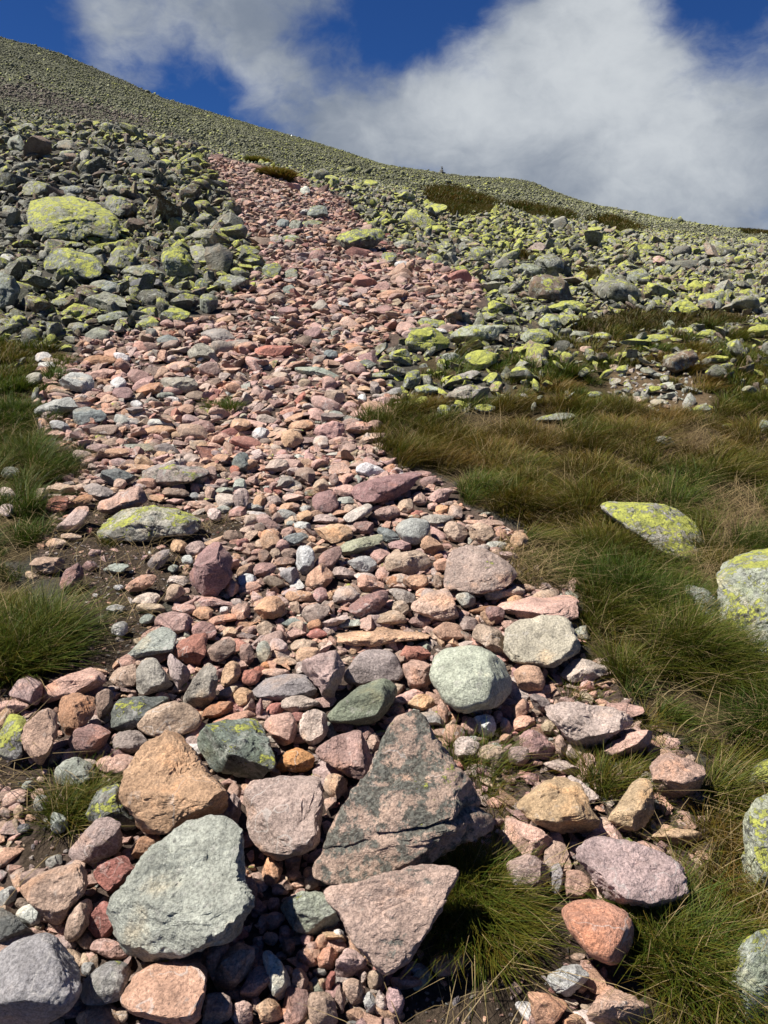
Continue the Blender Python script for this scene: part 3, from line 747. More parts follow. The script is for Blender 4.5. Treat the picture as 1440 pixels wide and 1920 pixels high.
~or 490,930,95,75,0;wh 665,720,90,75,10;mr 690,775,130,80,0;ru 845,750,180,80,10;gd 945,475,130,60,0;gm 1230,450,220,90,-5;ru 560,585,190,60,0;wh 690,570,110,50,-20;rd 1300,495,150,55,0;gy 1430,605,100,70,0;mr 1130,960,170,90,0;or 1350,955,130,90,10;gg 690,925,110,60,-20;wh 770,840,70,60,-20;or 240,940,75,60,0;gl 340,960,130,70,-20;pk 310,1005,120,50,0;gy 1145,625,95,65,20;wh 240,570,100,60,10;wh 265,615,110,40,0;gb 190,690,110,70,10;pk 580,660,160,60,10;mr 780,680,150,90,-20;pm 810,720,140,70,30;pk 1010,620,170,70,0;bn 860,650,120,60,0
@480,480
gg|175,655 260,605 440,635 480,690 400,690 290,670|long teal-grey slab
rd|0,500 200,500 210,555 60,575 0,560|dark red long block
gm|290,300 370,235 410,290 380,320|
tn|380,800 400,745 480,760 515,810 450,840|
wh|-30,1010 0,960 70,970 80,1020 20,1040|white rounded stone
rd|190,840 270,750 285,780 240,830|
gm|640,780 645,700 690,710 700,780|
~wh 820,50,85,50,0;mr 170,310,140,60,0;wh 1040,420,80,35,-20;gy 770,765,100,40,25;wh 600,800,60,60,0;gg 450,895,110,55,-10;or 260,960,150,70,5;pk 340,890,100,80,0;pm 430,980,200,100,0;pk 580,970,160,90,10;or 200,1030,130,110,0;mp 360,1050,100,90,0;pk 460,1045,130,60,10;or 265,835,75,35,10;pm 700,820,140,60,15;mr 560,630,150,70,-20;gd 420,555,90,60,0;mr 320,430,110,60,15;bn 265,480,110,60,10;ru 560,520,170,60,-10;pk 845,410,120,80,10;pk 150,480,110,50,0;mr 720,300,100,60,0;pk 30,255,70,60,0;bn 120,240,110,80,0;tn 590,285,60,55,0;tn 610,110,80,45,0;mr 130,590,130,40,0
@480,480,3,T
L1 L.85|835,490 870,420 1000,400 1080,450 1095,510 1000,550 850,545|lemon-lichen boulder at the path edge
L1 L.6|895,370 940,340 1080,370 1060,410 950,410|
L1 L.5|1090,450 1190,390 1400,380 1420,460 1220,500|flat lichen-patched slab
gm L.2|1085,690 1250,625 1280,650 1150,720|
gb L.25|1060,800 1110,740 1240,710 1340,760 1300,810 1120,830|grey-brown ridged rock
dk L.3|565,600 620,575 700,620 640,650|
gg L.5|820,740 850,650 920,640 930,700 880,750|
~L1 800,565,130,80,10;L1 960,755,150,60,5;L1 1095,570,120,50,0;L1 1270,580,180,100,0;L1 1060,870,90,60,-20;L1 1290,855,120,50,0;L1 780,660,100,60,20;L1 690,675,110,40,0;L1 1340,700,80,90,0;L1 1160,830,100,50,0;L1 930,815,90,50,20
@960,480,3,T
gl L.4|630,130 680,75 750,65 770,150 700,165 640,155|square grey boulder with shaded side
L1 L.8|170,310 240,250 370,235 425,300 400,325 250,320|wide boulder with yellow lichen cap
L1 L.6|45,480 80,410 190,400 240,440 190,500 90,500|round lichen-speckled boulder
L1 L.9|1040,590 1130,560 1210,555 1235,590 1160,610|lemon stone in brown turf
L1 L.7|590,490 720,450 850,430 900,450 790,490 640,520|long low lichen rock
gl L.4|100,940 200,885 330,875 380,900 260,930|low striped grey rock in grass
~L1 215,370,130,90,0;L1 960,290,190,100,5;L1 1120,250,150,110,0;L1 1110,435,150,50,0;L1 1080,860,160,50,0;L1 650,840,90,35,-10;L1 465,780,100,45,0;gl 860,1050,130,80,0;L1 60,530,120,60,0;L1 200,555,200,40,5;gl 880,385,70,50,0;L1 1390,420,140,70,10;gl 1420,960,70,90,0;pk 1410,520,60,30,0;pk 415,525,80,40,0;L1 320,350,140,60,0;gl 100,80,150,80,0;L1 540,140,130,80,10;gl 380,440,120,50,0;L1 500,450,120,50,0;L1 830,170,110,50,0;gl 520,200,90,40,0;L1 860,690,60,40,0;gl 770,650,120,40,-20;L1 620,640,70,50,20;L1 1210,960,70,40,0;L1 150,510,140,40,0;L1 790,750,110,40,10
@0,220,3,T
L2 L.6|150,600 165,460 270,430 520,445 600,500 650,560 680,640 640,700 500,640 480,690 280,680 200,640|largest moss-green boulder on the talus
L2 L.45|125,440 130,390 170,350 300,380 300,430|
L2 L.45|585,490 610,430 700,450 740,500 720,560 640,550|
L2 L.55|235,870 260,740 400,745 520,770 575,830 560,900 430,930 260,910|squared lichen boulder with dark front
L2 L.5|580,850 640,740 720,700 770,780 740,850 640,880|
L2 L.65|895,770 1030,715 1060,760 1110,880 1000,920 930,880|pointed yellow-lichen boulder
gl L.35|1055,730 1120,715 1290,720 1280,790 1210,850 1110,830|smooth grey boulder on the talus
L2 L.35|670,900 700,840 780,830 905,820 910,900 800,910|
gd L.25|-80,870 0,865 80,900 115,960 90,1060 0,1090 -90,1080|dark boulder at the left edge
L2 L.3|40,180 50,110 100,85 150,150 120,190|
L2 L.4|1180,960 1250,870 1400,900 1430,950 1300,990|
L2 L.75|900,1110 940,1080 1010,1065 1080,1110 1000,1170 910,1175|lichen boulder touching the pink stones
~gl 480,220,65,80,0;L1 925,255,80,45,0;gl 900,190,110,50,0;L2 650,405,150,40,5;pk 685,265,65,35,-20;gl 150,650,90,80,0;gl 50,525,100,60,-10;wh 40,800,95,70,0;L2 150,810,120,65,0;L2 350,715,270,40,0;dk 820,940,220,65,5;L2 1030,1030,200,80,15;gl 580,1040,250,110,0;gl 1170,665,190,80,0;L2 830,1160,150,70,15;L2 440,1180,130,60,0;L2 1130,940,80,70,0;L2 210,940,90,90,0;L2 1170,1040,110,110,0;gl 570,950,130,70,0;gd 620,960,100,80,0;L1 755,620,90,70,0;L2 1300,670,80,60,0;gl 510,760,120,50,20;gd 870,700,120,50,-20;L2 1150,570,110,70,-20;gl 1000,590,90,60,0;L2 720,830,90,60,0;gd 400,410,140,60,0;gl 250,770,70,60,0;L2 190,890,120,80,0;L2 340,1050,180,60,0;L2 620,1130,200,70,10;gl 540,1220,150,90,0;L2 150,60,90,60,0;gl 370,160,110,70,0;gl 600,60,90,60,0;L1 255,215,70,35,10;L2 380,200,90,40,5
@480,220,3,T
dk L.55|440,690 470,650 660,615 715,620 740,680 640,740 540,755 450,720|dark layered slab with lichen top
L2 L.65|815,590 830,520 900,510 960,560 1020,590 1020,630 900,620|yellow-green block above the path
gd L.25|270,550 300,500 390,490 410,560 340,575|
~gg 310,600,120,50,5;gl 220,605,80,60,0;L1 195,685,120,50,0;mr 345,775,95,75,10;L2 90,865,110,90,0;L2 200,885,85,70,0;gd 185,970,70,60,20;wh 820,830,85,45,0;wh 275,410,60,45,20;L1 1160,605,50,45,0;gl 1185,690,80,45,0;L2 1380,890,140,80,0;L2 1260,760,120,70,0;L2 750,790,90,65,0;L1 1100,660,55,45,0;L1 920,665,40,30,0;L1 820,710,90,60,0;L1 640,375,90,50,0;L1 560,400,80,40,0;gm 110,690,90,60,20;gd 150,600,80,60,0;mp 1130,800,50,35,0;L2 1050,730,110,50,10;L2 1000,800,100,60,0
@960,220,3,T
L1 L.7|450,700 500,660 590,670 620,710 520,715|
L1 L.5|690,670 760,640 765,690|
L1 L.8|0,740 40,670 65,720 40,755|yellow pointed stone on the slope
~L1 765,740,70,40,0;L1 540,740,70,35,0;gl 220,830,170,130,0;mv 140,735,110,60,10;pk 825,810,80,60,0;gl 1160,810,100,60,0;gl 650,540,60,30,-20;L1 1050,745,80,40,0;gl 1160,730,100,60,0;L1 1350,700,90,50,0;L1 850,860,110,60,0;gl 40,860,80,50,0;L1 700,760,40,50,0;L1 420,650,90,40,0;L1 260,700,40,40,0;L1 940,680,80,40,0;L1 1330,990,110,60,0;gl 1110,1060,140,80,0
"""
parse(DATA)

# ------------------------------------------------------------------ loose rubble
def base_rocks(sub, n, seed, flat=False):
    out = []
    for i in range(n):
        rng = np.random.default_rng(seed + i)
        v, f, e, deg = ico(sub)
        soft = i % 4 == 0
        q = carve(v.copy(), rng, 8 if soft else 15, .56 if soft else .30, .88)
        if soft: q = relax(q, e, deg, 1, .35)
        q *= 1 + (.12 if soft else .08) * fbm(q * 1.7 + rng.uniform(-30, 30, 3), 3, 4)[:, None]
        q *= 1 + .05 * fbm(q * 5 + rng.uniform(-30, 30, 3), 2, 6)[:, None]
        q /= np.abs(q).max(0)
        out.append((q, f))
    return out
BASE = {1: base_rocks(1, 10, 300), 2: base_rocks(2, 14, 400), 3: base_rocks(3, 18, 500), 4: base_rocks(4, 14, 600)}

def rotations(rng, n, tilt):
    az = rng.uniform(0, 2 * math.pi, n); t = rng.normal(0, tilt, n); b = rng.normal(0, tilt, n)
    ca, sa = np.cos(az), np.sin(az); ct, st = np.cos(t), np.sin(t); cb, sb = np.cos(b), np.sin(b)
    Z = np.zeros((n, 3, 3)); Z[:, 0, 0] = ca; Z[:, 0, 1] = -sa; Z[:, 1, 0] = sa; Z[:, 1, 1] = ca; Z[:, 2, 2] = 1
    X = np.zeros((n, 3, 3)); X[:, 0, 0] = 1; X[:, 1, 1] = ct; X[:, 1, 2] = -st; X[:, 2, 1] = st; X[:, 2, 2] = ct
    Y = np.zeros((n, 3, 3)); Y[:, 1, 1] = 1; Y[:, 0, 0] = cb; Y[:, 0, 2] = sb; Y[:, 2, 0] = -sb; Y[:, 2, 2] = cb
    return X @ Y @ Z

def rocks_mesh(pos, rad, colr, sub, rng, tilt=.35, lo=.38):
    n = len(pos)
    S = np.stack([rad * rng.uniform(1.0, 1.6, n), rad * rng.uniform(.7, 1.0, n), rad * rng.uniform(lo, .85, n)], 1)
    Rm = rotations(rng, n, tilt)
    var = rng.integers(0, len(BASE[sub]), n)
    Vs, Fs, Cs, base = [], [], [], 0
    for k, (q, f) in enumerate(BASE[sub]):
        m = np.where(var == k)[0]
        if not len(m): continue
        p = q[None] * S[m][:, None]
        p = np.einsum('nij,nkj->nki', Rm[m], p) + pos[m][:, None]
        Vs.append(p.reshape(-1, 3)); Fs.append((f[None] + (np.arange(len(m)) * len(q))[:, None, None] + base).reshape(-1, 3))
        Cs.append(np.repeat(colr[m], len(q), 0)); base += len(m) * len(q)
    return np.concatenate(Vs), np.concatenate(Fs), np.concatenate(Cs)

def jitter(x0, x1, y0, y1, s, rng):
    X, Y = np.meshgrid(np.arange(x0, x1, s), np.arange(y0, y1, s))
    X = X.ravel() + rng.uniform(-.5, .5, X.size) * s; Y = Y.ravel() + rng.uniform(-.5, .5, Y.size) * s
    return X, Y

def pick(rng, n, keys, w):
    k = rng.choice(len(keys), n, p=np.array(w) / sum(w))
    c = np.array([PAL[q][0] for q in keys])[k] * .84 + np.array([.385, .275, .23]) * .16
    return c * rng.uniform(.78, 1.15, (n, 1)) * rng.uniform(.95, 1.05, (n, 3))

def join(parts):
    V, Fc, C, b = [], [], [], 0
    for v, f, c in parts:
        V.append(v); Fc.append(f + b); C.append(c); b += len(v)
    return np.concatenate(V), np.concatenate(Fc), np.concatenate(C)

PK, PW = ['pk', 'pm', 'mv', 'sa', 'or', 'tn', 'mp', 'rd', 'mr', 'bn', 'gg', 'wh', 'gm'], [28, 12, 9, 12, 9, 12, 7, 3, 3, 4, 2.5, 1.2, 2]
FK, FW = ['pk', 'pm', 'mr', 'rd', 'mv', 'sa', 'bn', 'gm', 'tn', 'wh'], [30, 14, 3, 6, 6, 26, 6, 4, 10, 1]

parts = []
# near path: pebbles filling the gaps between the larger stones
for (s, r0, r1, y0, y1, sub, keep) in ((.052, .016, .030, 1.1, 4.6, 3, 1), (.032, .008, .017, 1.1, 3.2, 2, .9), (.075, .026, .046, 1.1, 4.6, 3, .8),
                                 (.17, .05, .085, 4.2, 10, 3, .8), (.095, .034, .060, 4.2, 9.5, 3, .95), (.065, .022, .036, 4.0, 8.0, 2, .9), (.095, .034, .064, 9, 21, 2, .95), (.3, .08, .14, 8, 20, 3, .14)):
    rng = np.random.default_rng(int(s * 1000) + int(y0 * 7))
    x, y = jitter(-9, 6, y0, y1, s, rng)
    ok = (np.abs(x) < .62 * y + .3) & (rng.random(len(x)) < keep); x, y = x[ok], y[ok]
    z = ground_z(x, y); px, py, d = project(x, y, z)
    wob = 14 * fbm(np.stack([x * 3, y * 3, x * 0], 1), 2, 31)
    wob = wob * np.where(y > 5, 2.0, 1.0)
    ok = in_any(px + wob, py + wob, PATH) & ~in_any(px, py, SOIL) & ~foot_at(px, py)
    x, y, z, px, py = x[ok], y[ok], z[ok], px[ok], py[ok]
    r = r0 + (r1 - r0) * 1.25 * rng.random(len(x))**1.8
    c = pick(rng, len(x), PK, PW)
    f = pick(rng, len(x), FK, FW)
    upper = rng.random(len(x)) < np.clip((y - 5.5) / 3, 0, .9)
    c[upper] = f[upper] * .88
    col = np.concatenate([c, np.where(rng.random((len(x), 1)) < .04, .3, 0)], 1)
    parts.append(rocks_mesh(np.stack([x, y, z + r * rng.uniform(.05, .45, len(x))], 1), r, col, sub, rng, .26))
rng = np.random.default_rng(78)
GRAVEL = [poly("1140,690 1240,680 1320,720 1330,770 1250,790 1150,760"), poly("1380,560 1440,560 1440,600 1380,590")]
x, y = jitter(0, 6, 4.5, 9, .06, rng)
z = ground_z(x, y); px, py, d = project(x, y, z)
ok = in_any(px + rng.normal(0, 12, len(x)), py + rng.normal(0, 5, len(x)), GRAVEL) & (rng.random(len(x)) < .75); x, y, z = x[ok], y[ok], z[ok]
r = .012 + .05 * rng.random(len(x))**2.5
parts.append(rocks_mesh(np.stack([x, y, z + r * .2], 1), r, np.concatenate([pick(rng, len(x), ['gl', 'gb', 'mp', 'gg'], [4, 2, 2, 3]), np.full((len(x), 1), .25)], 1), 2, rng, .5))
# sparse pebbles on the bare soil
rng = np.random.default_rng(77)
x, y = jitter(-3, 2.5, 1.1, 4.4, .05, rng)
z = ground_z(x, y); px, py, d = project(x, y, z)
ok = in_any(px, py, SOIL) & ~foot_at(px, py) & (rng.random(len(x)) < .42); x, y, z = x[ok], y[ok], z[ok]
r = .004 + .02 * rng.random(len(x))**3
parts.append(rocks_mesh(np.stack([x, y, z + r * .2], 1), r, np.concatenate([pick(rng, len(x), PK + ['gg', 'wh'], PW + [14, 8]), np.zeros((len(x), 1))], 1), 3, rng, .5))
x, y = jitter(-3, 2.5, 1.1, 4.2, .017, rng)
z = ground_z(x, y); px, py, d = project(x, y, z)
ok = (in_any(px, py, SOIL) | (in_any(px, py, PATH) & (rng.random(len(x)) < .25))) & ~foot_at(px, py) & (rng.random(len(x)) < .6) & (np.abs(x) < .6 * y + .2); x, y, z = x[ok], y[ok], z[ok]
r = .0022 + .0065 * rng.random(len(x))**2
parts.append(rocks_mesh(np.stack([x, y, z + r * .3], 1), r, np.concatenate([pick(rng, len(x), PK + ['gy', 'dk'], PW + [20, 30]) * .7, np.zeros((len(x), 1))], 1), 1, rng, .5))
V, Fc, C = join(parts)
add('path_pebbles', mesh_from('path_pebbles', V, Fc, M_RUBBLE, C, True, 30), 'countless small pink and mauve stones and pebbles of the washed-out path', 'pebbles', kind='stuff')

# block field: angular grey lichened rubble on both sides of the path
parts, cand = [], []
TURF = poly("860,640 1440,590 1800,590 1800,740 1440,740 1260,700 1130,700 1000,745 880,750")
LEFT = poly("-900,700 -900,-400 300,-400 330,245 395,290 440,370 470,480 440,560 300,640 0,650")
for (s, r0, r1, y0, y1, sub) in ((.62, .17, .34, 6.2, 24, 3), (.29, .08, .16, 5.6, 26, 3), (.155, .045, .095, 5.0, 15, 3), (.10, .026, .055, 5.0, 13, 2), (.17, .05, .10, 15, 30, 2), (.30, .07, .13, 24, 40, 2)):
    rng = np.random.default_rng(int(s * 1000) + 5)
    x, y = jitter(-34, 34, y0, y1, s, rng)
    ok = np.abs(x) < .62 * y + 1.2; x, y = x[ok], y[ok]
    if r0 >= .17 and s > .6: ok = rng.random(len(x)) < .22; x, y = x[ok], y[ok]
    z = ground_z(x, y); px, py, d = project(x, y, z)
    wob = 12 * fbm(np.stack([x * 2, y * 2, x * 0], 1), 2, 33)
    grassy = in_any(px, py, GRASS)
    ok = ~in_any(px + wob, py + wob, PATH) & ~in_any(px, py, MOOR) & (~grassy | ((rng.random(len(x)) < np.where(in_any(px, py, GRASS[1:4]), .55, np.where(inside(px, py, TURF), .42, .08) if r1 < .2 else .06)) & (y > 5))) & ~foot_at(px, py)
    ok &= ~((y < 6.8) & (px > 560) & ~grassy & (py > 790))
    x, y, z, px, py, d = x[ok], y[ok], z[ok], px[ok], py[ok], d[ok]
    n = len(x)
    r = r0 + (r1 - r0) * rng.random(n)**2.2
    left = inside(px, py, LEFT)
    r = r * np.where(left, 1, .82)
    base = np.where(left[:, None], [.150, .146, .125], [.205, .20, .172]) * rng.uniform(.6, 1.3, (n, 1))
    tint = rng.random(n)
    base[tint < .28] *= (1.12, .86, .80)
    base[tint > .93] *= 1.35
    patch = fbm(np.stack([x * .35, y * .35, x * 0], 1), 3, 41)
    li = np.clip(np.where(left, .38, .53) + .35 * patch + rng.normal(0, .16, n), .02, .95)
    col = np.concatenate([base, li[:, None]], 1)
    pos = np.stack([x, y, z + r * rng.uniform(-.1, .75, n) + np.where(in_any(px, py, GRASS[:1]), .04, 0)], 1)
    show = r / d * F
    inframe = (px > 5) & (px < 1435) & (py < 1900) & (py > 60)
    if r0 >= .08 and y0 < 12:
        for i in np.where(inframe)[0]: cand.append((show[i], pos[i], r[i], col[i], px[i], py[i], left[i], show[i]))
        keep = ~inframe
        CANDREST = None
        parts.append(rocks_mesh(pos[keep], r[keep], col[keep], sub, rng, .55, .38))
    else:
        parts.append(rocks_mesh(pos, r, col, sub, rng, .55, .38))
cand.sort(key=lambda q: -q[0])
NIND = 205
rest = cand[NIND:]
rng = np.random.default_rng(991)
parts.append(rocks_mesh(np.array([q[1] for q in rest]), np.array([q[2] for q in rest]), np.array([q[3] for q in rest]), 3, rng, .55, .38))
ROCKME = [mesh_from('lichen_rock', q, f, M_ROCK, None, True, 32) for q, f in BASE[4]]
for q in cand[:NIND]:
    o = add('lichen_rock', ROCKME[int(rng.integers(0, len(ROCKME)))], None, 'rock', None, None, q[1])
    sx, sy, sz = q[2] * rng.uniform(1.0, 1.45), q[2] * rng.uniform(.75, 1.0), q[2] * rng.uniform(.5, .85)
    o.scale = (sx, sy, sz)
    o.rotation_euler = (rng.normal(0, .35), rng.normal(0, .35), rng.uniform(0, 6.28))
    o.color = tuple(q[3]); o['spots'] = 0.0
    lum = float(q[3][:3].sum()) / 3
    cw = ('yellow-lichened' if q[3][3] > .62 else 'green-lichened' if q[3][3] > .42 else 'dark grey' if lum < .15 else 'pale grey' if lum > .27 else 'grey')
    THINGS.append(dict(o=o, c=np.array([q[4], q[5]]), w=2.3 * q[7] , h=1.5 * q[7], col=cw, lab=None, talus=True, rounded=False, lich=0, size=2 * q[2], auto=True))
V, Fc, C = join(parts)
add('block_field', mesh_from('block_field', V, Fc, M_RUBBLE, C, True, 30), 'rubble of countless grey lichened blocks covering the slope', 'rubble', kind='stuff')

# far hillside
parts = []
for (s, r0, r1, y0, y1, keep) in ((.19, .038, .085, 25, 58, .85), (.33, .07, .14, 52, 172, .8), (1.5, .18, .34, 50, 170, .12)):
    rng = np.random.default_rng(int(s * 100) + 9)
    x, y = jitter(-95, 105, y0, y1, s, rng)
    ok = (np.abs(x) < .58 * y + 3) & (rng.random(len(x)) < keep); x, y = x[ok], y[ok]
    z = ground_z(x, y); px, py, d = project(x, y, z)
    ok = ~in_any(px, py, MOOR); x, y, z, px, py = x[ok], y[ok], z[ok], px[ok], py[ok]
    n = len(x); r = rng.uniform(r0, r1, n)
    base = np.tile([.148, .150, .098], (n, 1)) * rng.uniform(.45, 1.4, (n, 1))
    li = np.clip(.38 + .3 * fbm(np.stack([x * .06, y * .06, x * 0], 1), 3, 43) + rng.normal(0, .15, n), .03, .95)
    base *= (1 + .55 * fbm(np.stack([x * .045, y * .03, x * 0], 1), 4, 44) + .25 * fbm(np.stack([x * .3, y * .08, x * 0], 1), 3, 45))[:, None]
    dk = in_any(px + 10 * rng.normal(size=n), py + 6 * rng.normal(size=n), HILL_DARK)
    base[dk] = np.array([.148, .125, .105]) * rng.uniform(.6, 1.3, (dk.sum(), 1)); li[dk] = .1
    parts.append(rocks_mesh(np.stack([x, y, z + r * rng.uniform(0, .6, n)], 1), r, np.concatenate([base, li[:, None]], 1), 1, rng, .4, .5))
V, Fc, C = join(parts)
add('hillside_scree', mesh_from('hillside_scree', V, Fc, M_RUBBLE, C, False), 'fine grey-green scree covering the far hillside', 'scree', kind='stuff')

# ------------------------------------------------------------------ grass
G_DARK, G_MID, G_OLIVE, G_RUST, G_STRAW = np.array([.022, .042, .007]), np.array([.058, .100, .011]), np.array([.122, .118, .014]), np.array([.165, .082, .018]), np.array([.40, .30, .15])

def blades(root, L, az, lean, curl, width, c0, c1, rng):
    """root (n,3); each blade a thin curved ribbon of three quads"""
    n = len(root)
    s = np.array([0, .34, .68, 1.0])
    dirx, diry = np.cos(az), np.sin(az)
    hor = (lean[:, None] * s + curl[:, None] * s**2) * L[:, None]
    ver = (s - (.28 * curl + .10 * lean)[:, None] * s**2) * L[:, None]
    cx = root[:, 0, None] + hor * dirx[:, None]; cy = root[:, 1, None] + hor * diry[:, None]; cz = root[:, 2, None] + ver
    wa = az + math.pi / 2 + rng.uniform(-.9, .9, n)
    wx, wy = np.cos(wa)[:, None], np.sin(wa)[:, None]
    ww = width[:, None] * np.array([.9, 1.0, .7, .12]) * .5
    A = np.stack([cx - wx * ww, cy - wy * ww, cz], -1); B = np.stack([cx + wx * ww, cy + wy * ww, cz], -1)
    Vv = np.stack([A, B], 2).reshape(n, 8, 3)
    q = np.array([[0, 1, 3, 2], [2, 3, 5, 4], [4, 5, 7, 6]])
    Ff = (q[None] + (np.arange(n) * 8)[:, None, None]).reshape(-1, 4)
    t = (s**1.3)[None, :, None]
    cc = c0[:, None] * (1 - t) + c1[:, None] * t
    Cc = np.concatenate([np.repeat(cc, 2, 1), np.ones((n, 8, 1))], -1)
    return Vv.reshape(-1, 3), Ff, Cc.reshape(-1, 4)

def clumps(cx, cy, h, nb, rad, rng, hue, width=None, splay=.75, drift=(.34, -.16), z0=None):
    """tussocks: blades fan out of each centre and bend over"""
    idx = np.repeat(np.arange(len(cx)), nb)
    n = len(idx)
    ra = rad[idx] * np.sqrt(rng.random(n)); an = rng.uniform(0, 2 * math.pi, n)
    x = cx[idx] + ra * np.cos(an); y = cy[idx] + ra * np.sin(an)
    z = ground_z(x, y) - .006 if z0 is None else z0[idx]
    L = h[idx] * rng.uniform(.55, 1.12, n)
    if isinstance(drift[0], np.ndarray): drift = (drift[0][idx], drift[1][idx])
    ox, oy = np.cos(an) * splay * (ra / rad[idx] + .15) + drift[0] + rng.normal(0, .42, n), np.sin(an) * splay * (ra / rad[idx] + .15) + drift[1] + rng.normal(0, .42, n)
    az = np.arctan2(oy, ox); m = np.hypot(ox, oy)
    lean = .30 * m; curl = np.clip(.55 * m + rng.uniform(-.1, .35, n), 0, 1.3)
    hu = np.clip(hue[idx] + rng.normal(0, .20, n), 0, 1)[:, None]      # 0 green .. 1 rust
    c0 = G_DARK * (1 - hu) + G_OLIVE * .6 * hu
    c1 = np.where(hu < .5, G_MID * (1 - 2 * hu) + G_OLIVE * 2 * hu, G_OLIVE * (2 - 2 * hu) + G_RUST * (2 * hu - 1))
    dry = rng.random(n) < .025 + .06 * hu[:, 0]
    c0[dry] = G_STRAW * .5; c1[dry] = G_STRAW * rng.uniform(.6, 1.1, (dry.sum(), 1))
    w = (np.full(n, .0026) if width is None else width[idx]) * rng.uniform(.7, 1.3, n)
    return blades(np.stack([x, y, z], 1), L, az, lean, curl, w, c0, c1, rng)

MX, MY = jitter(-7, 7, 1.0, 9, .29, np.random.default_rng(70))
MR = np.random.default_rng(71)
MHUE = MR.normal(0, .26, len(MX)); MH = MR.uniform(.72, 1.3, len(MX)); MDX, MDY = MR.normal(.22, .35, len(MX)), MR.normal(-.14, .30, len(MX))
def macro(x, y):
    """the tussock each shoot belongs to: index and the offset from its middle"""
    k = np.empty(len(x), int)
    for a0 in range(0, len(x), 400):
        k[a0:a0 + 400] = ((x[a0:a0 + 400, None] - MX)**2 + (y[a0:a0 + 400, None] - MY)**2).argmin(1)
    return k, x - MX[k], y - MY[k]
gparts = []
for (s, y0, y1, nb, wd, hs) in ((.055, 1.15, 3.3, 105, .0020, 1.0), (.074, 3.3, 5.2, 100, .0030, 1.0), (.10, 5.2, 8.6, 85, .0048, .85)):
    rng = np.random.default_rng(int(s * 1000) + 60)
    x, y = jitter(-6.5, 6.5, y0, y1, s, rng)
    ok = np.abs(x) < .66 * y + .4; x, y = x[ok], y[ok]
    z = ground_z(x, y); px, py, d = project(x, y, z)
    wob = 22 * fbm(np.stack([x * 2.4, y * 2.4, x * 0], 1), 2, 51)
    thin = in_any(px, py, GRASS_THIN)
    mk, mx_, my_ = macro(x, y); md = np.hypot(mx_, my_) / .19
    ok = in_any(px + wob, py + wob, GRASS) & ~mask_at(px, py - 8) & (rng.random(len(x)) < np.where(thin, .10, .97))
    ok &= rng.random(len(x)) > np.clip((md - .62) * 1.5, 0, .75)
    hide = np.zeros(len(x), bool)
    for k in (.03, .06, .10, .14):
        hide |= mask_at(px, py - k * F / np.maximum(d, 1) * .9) & (py - k * F / d > 480)
    ok &= ~hide | (rng.random(len(x)) < (.16 if y1 < 4 else .55))
    x, y, mk, mx_, my_, md = x[ok], y[ok], mk[ok], mx_[ok], my_[ok], md[ok]
    n = len(x)
    hue = np.clip(.38 + .95 * fbm(np.stack([x * .8, y * .8, x * 0], 1), 3, 55) + MHUE[mk] + .12 * md, 0, 1)
    hue = np.where(x < -.3, hue * .6, hue)
    h = hs * .122 * MH[mk] * (1.12 - .55 * np.clip(md, 0, 1.2)**2) * rng.uniform(.75, 1.25, n)
    dr = (MDX[mk] + 2.6 * mx_, MDY[mk] + 2.6 * my_)
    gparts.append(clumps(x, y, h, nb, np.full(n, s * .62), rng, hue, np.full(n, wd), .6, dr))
# short shoots between the stones at the right margin of the path
MARGIN = [poly("1030,1290 1160,1300 1250,1340 1345,1420 1350,1650 1210,1740 1100,1640 930,1560 880,1430 1010,1400"), poly("1060,1080 1110,1090 1120,1240 1085,1240"), poly("930,1030 1000,1030 1060,1110 960,1100")]
rng = np.random.default_rng(72)
x, y = jitter(0, 3, 1.2, 3.6, .05, rng)
z = ground_z(x, y); px, py, d = project(x, y, z)
ok = in_any(px, py, MARGIN) & ~mask_at(px, py) & (rng.random(len(x)) < .7); x, y = x[ok], y[ok]; n = len(x)
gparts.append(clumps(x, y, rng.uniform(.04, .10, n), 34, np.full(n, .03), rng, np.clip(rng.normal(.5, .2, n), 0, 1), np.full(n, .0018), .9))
# dry straws lying on the litter and soil
rng = np.random.default_rng(88)
x, y = jitter(-3, 3.5, 1.1, 5, .035, rng)
z = ground_z(x, y); px, py, d = project(x, y, z)
lit = in_any(px, py, GRASS_THIN)
ok = (lit & (rng.random(len(x)) < 1.1)) | (in_any(px, py, GRASS) & (rng.random(len(x)) < .22)) | (in_any(px, py, SOIL) & (rng.random(len(x)) < .20))
ok &= ~mask_at(px, py)
x, y, z = x[ok], y[ok], z[ok]
x, y, z = [np.repeat(q, 5) for q in (x, y, z)]; n = len(x)
x = x + rng.normal(0, .03, n); y = y + rng.normal(0, .03, n)
gparts.append(blades(np.stack([x, y, ground_z(x, y) + .004], 1), rng.uniform(.05, .17, n), rng.uniform(0, 6.28, n), rng.uniform(1.5, 3.0, n) * .4, rng.uniform(.5, 1.4, n), rng.uniform(.0014, .0028, n),
                     np.tile(G_STRAW * .55, (n, 1)), G_STRAW * rng.uniform(.35, 1.0, (n, 1)), rng))
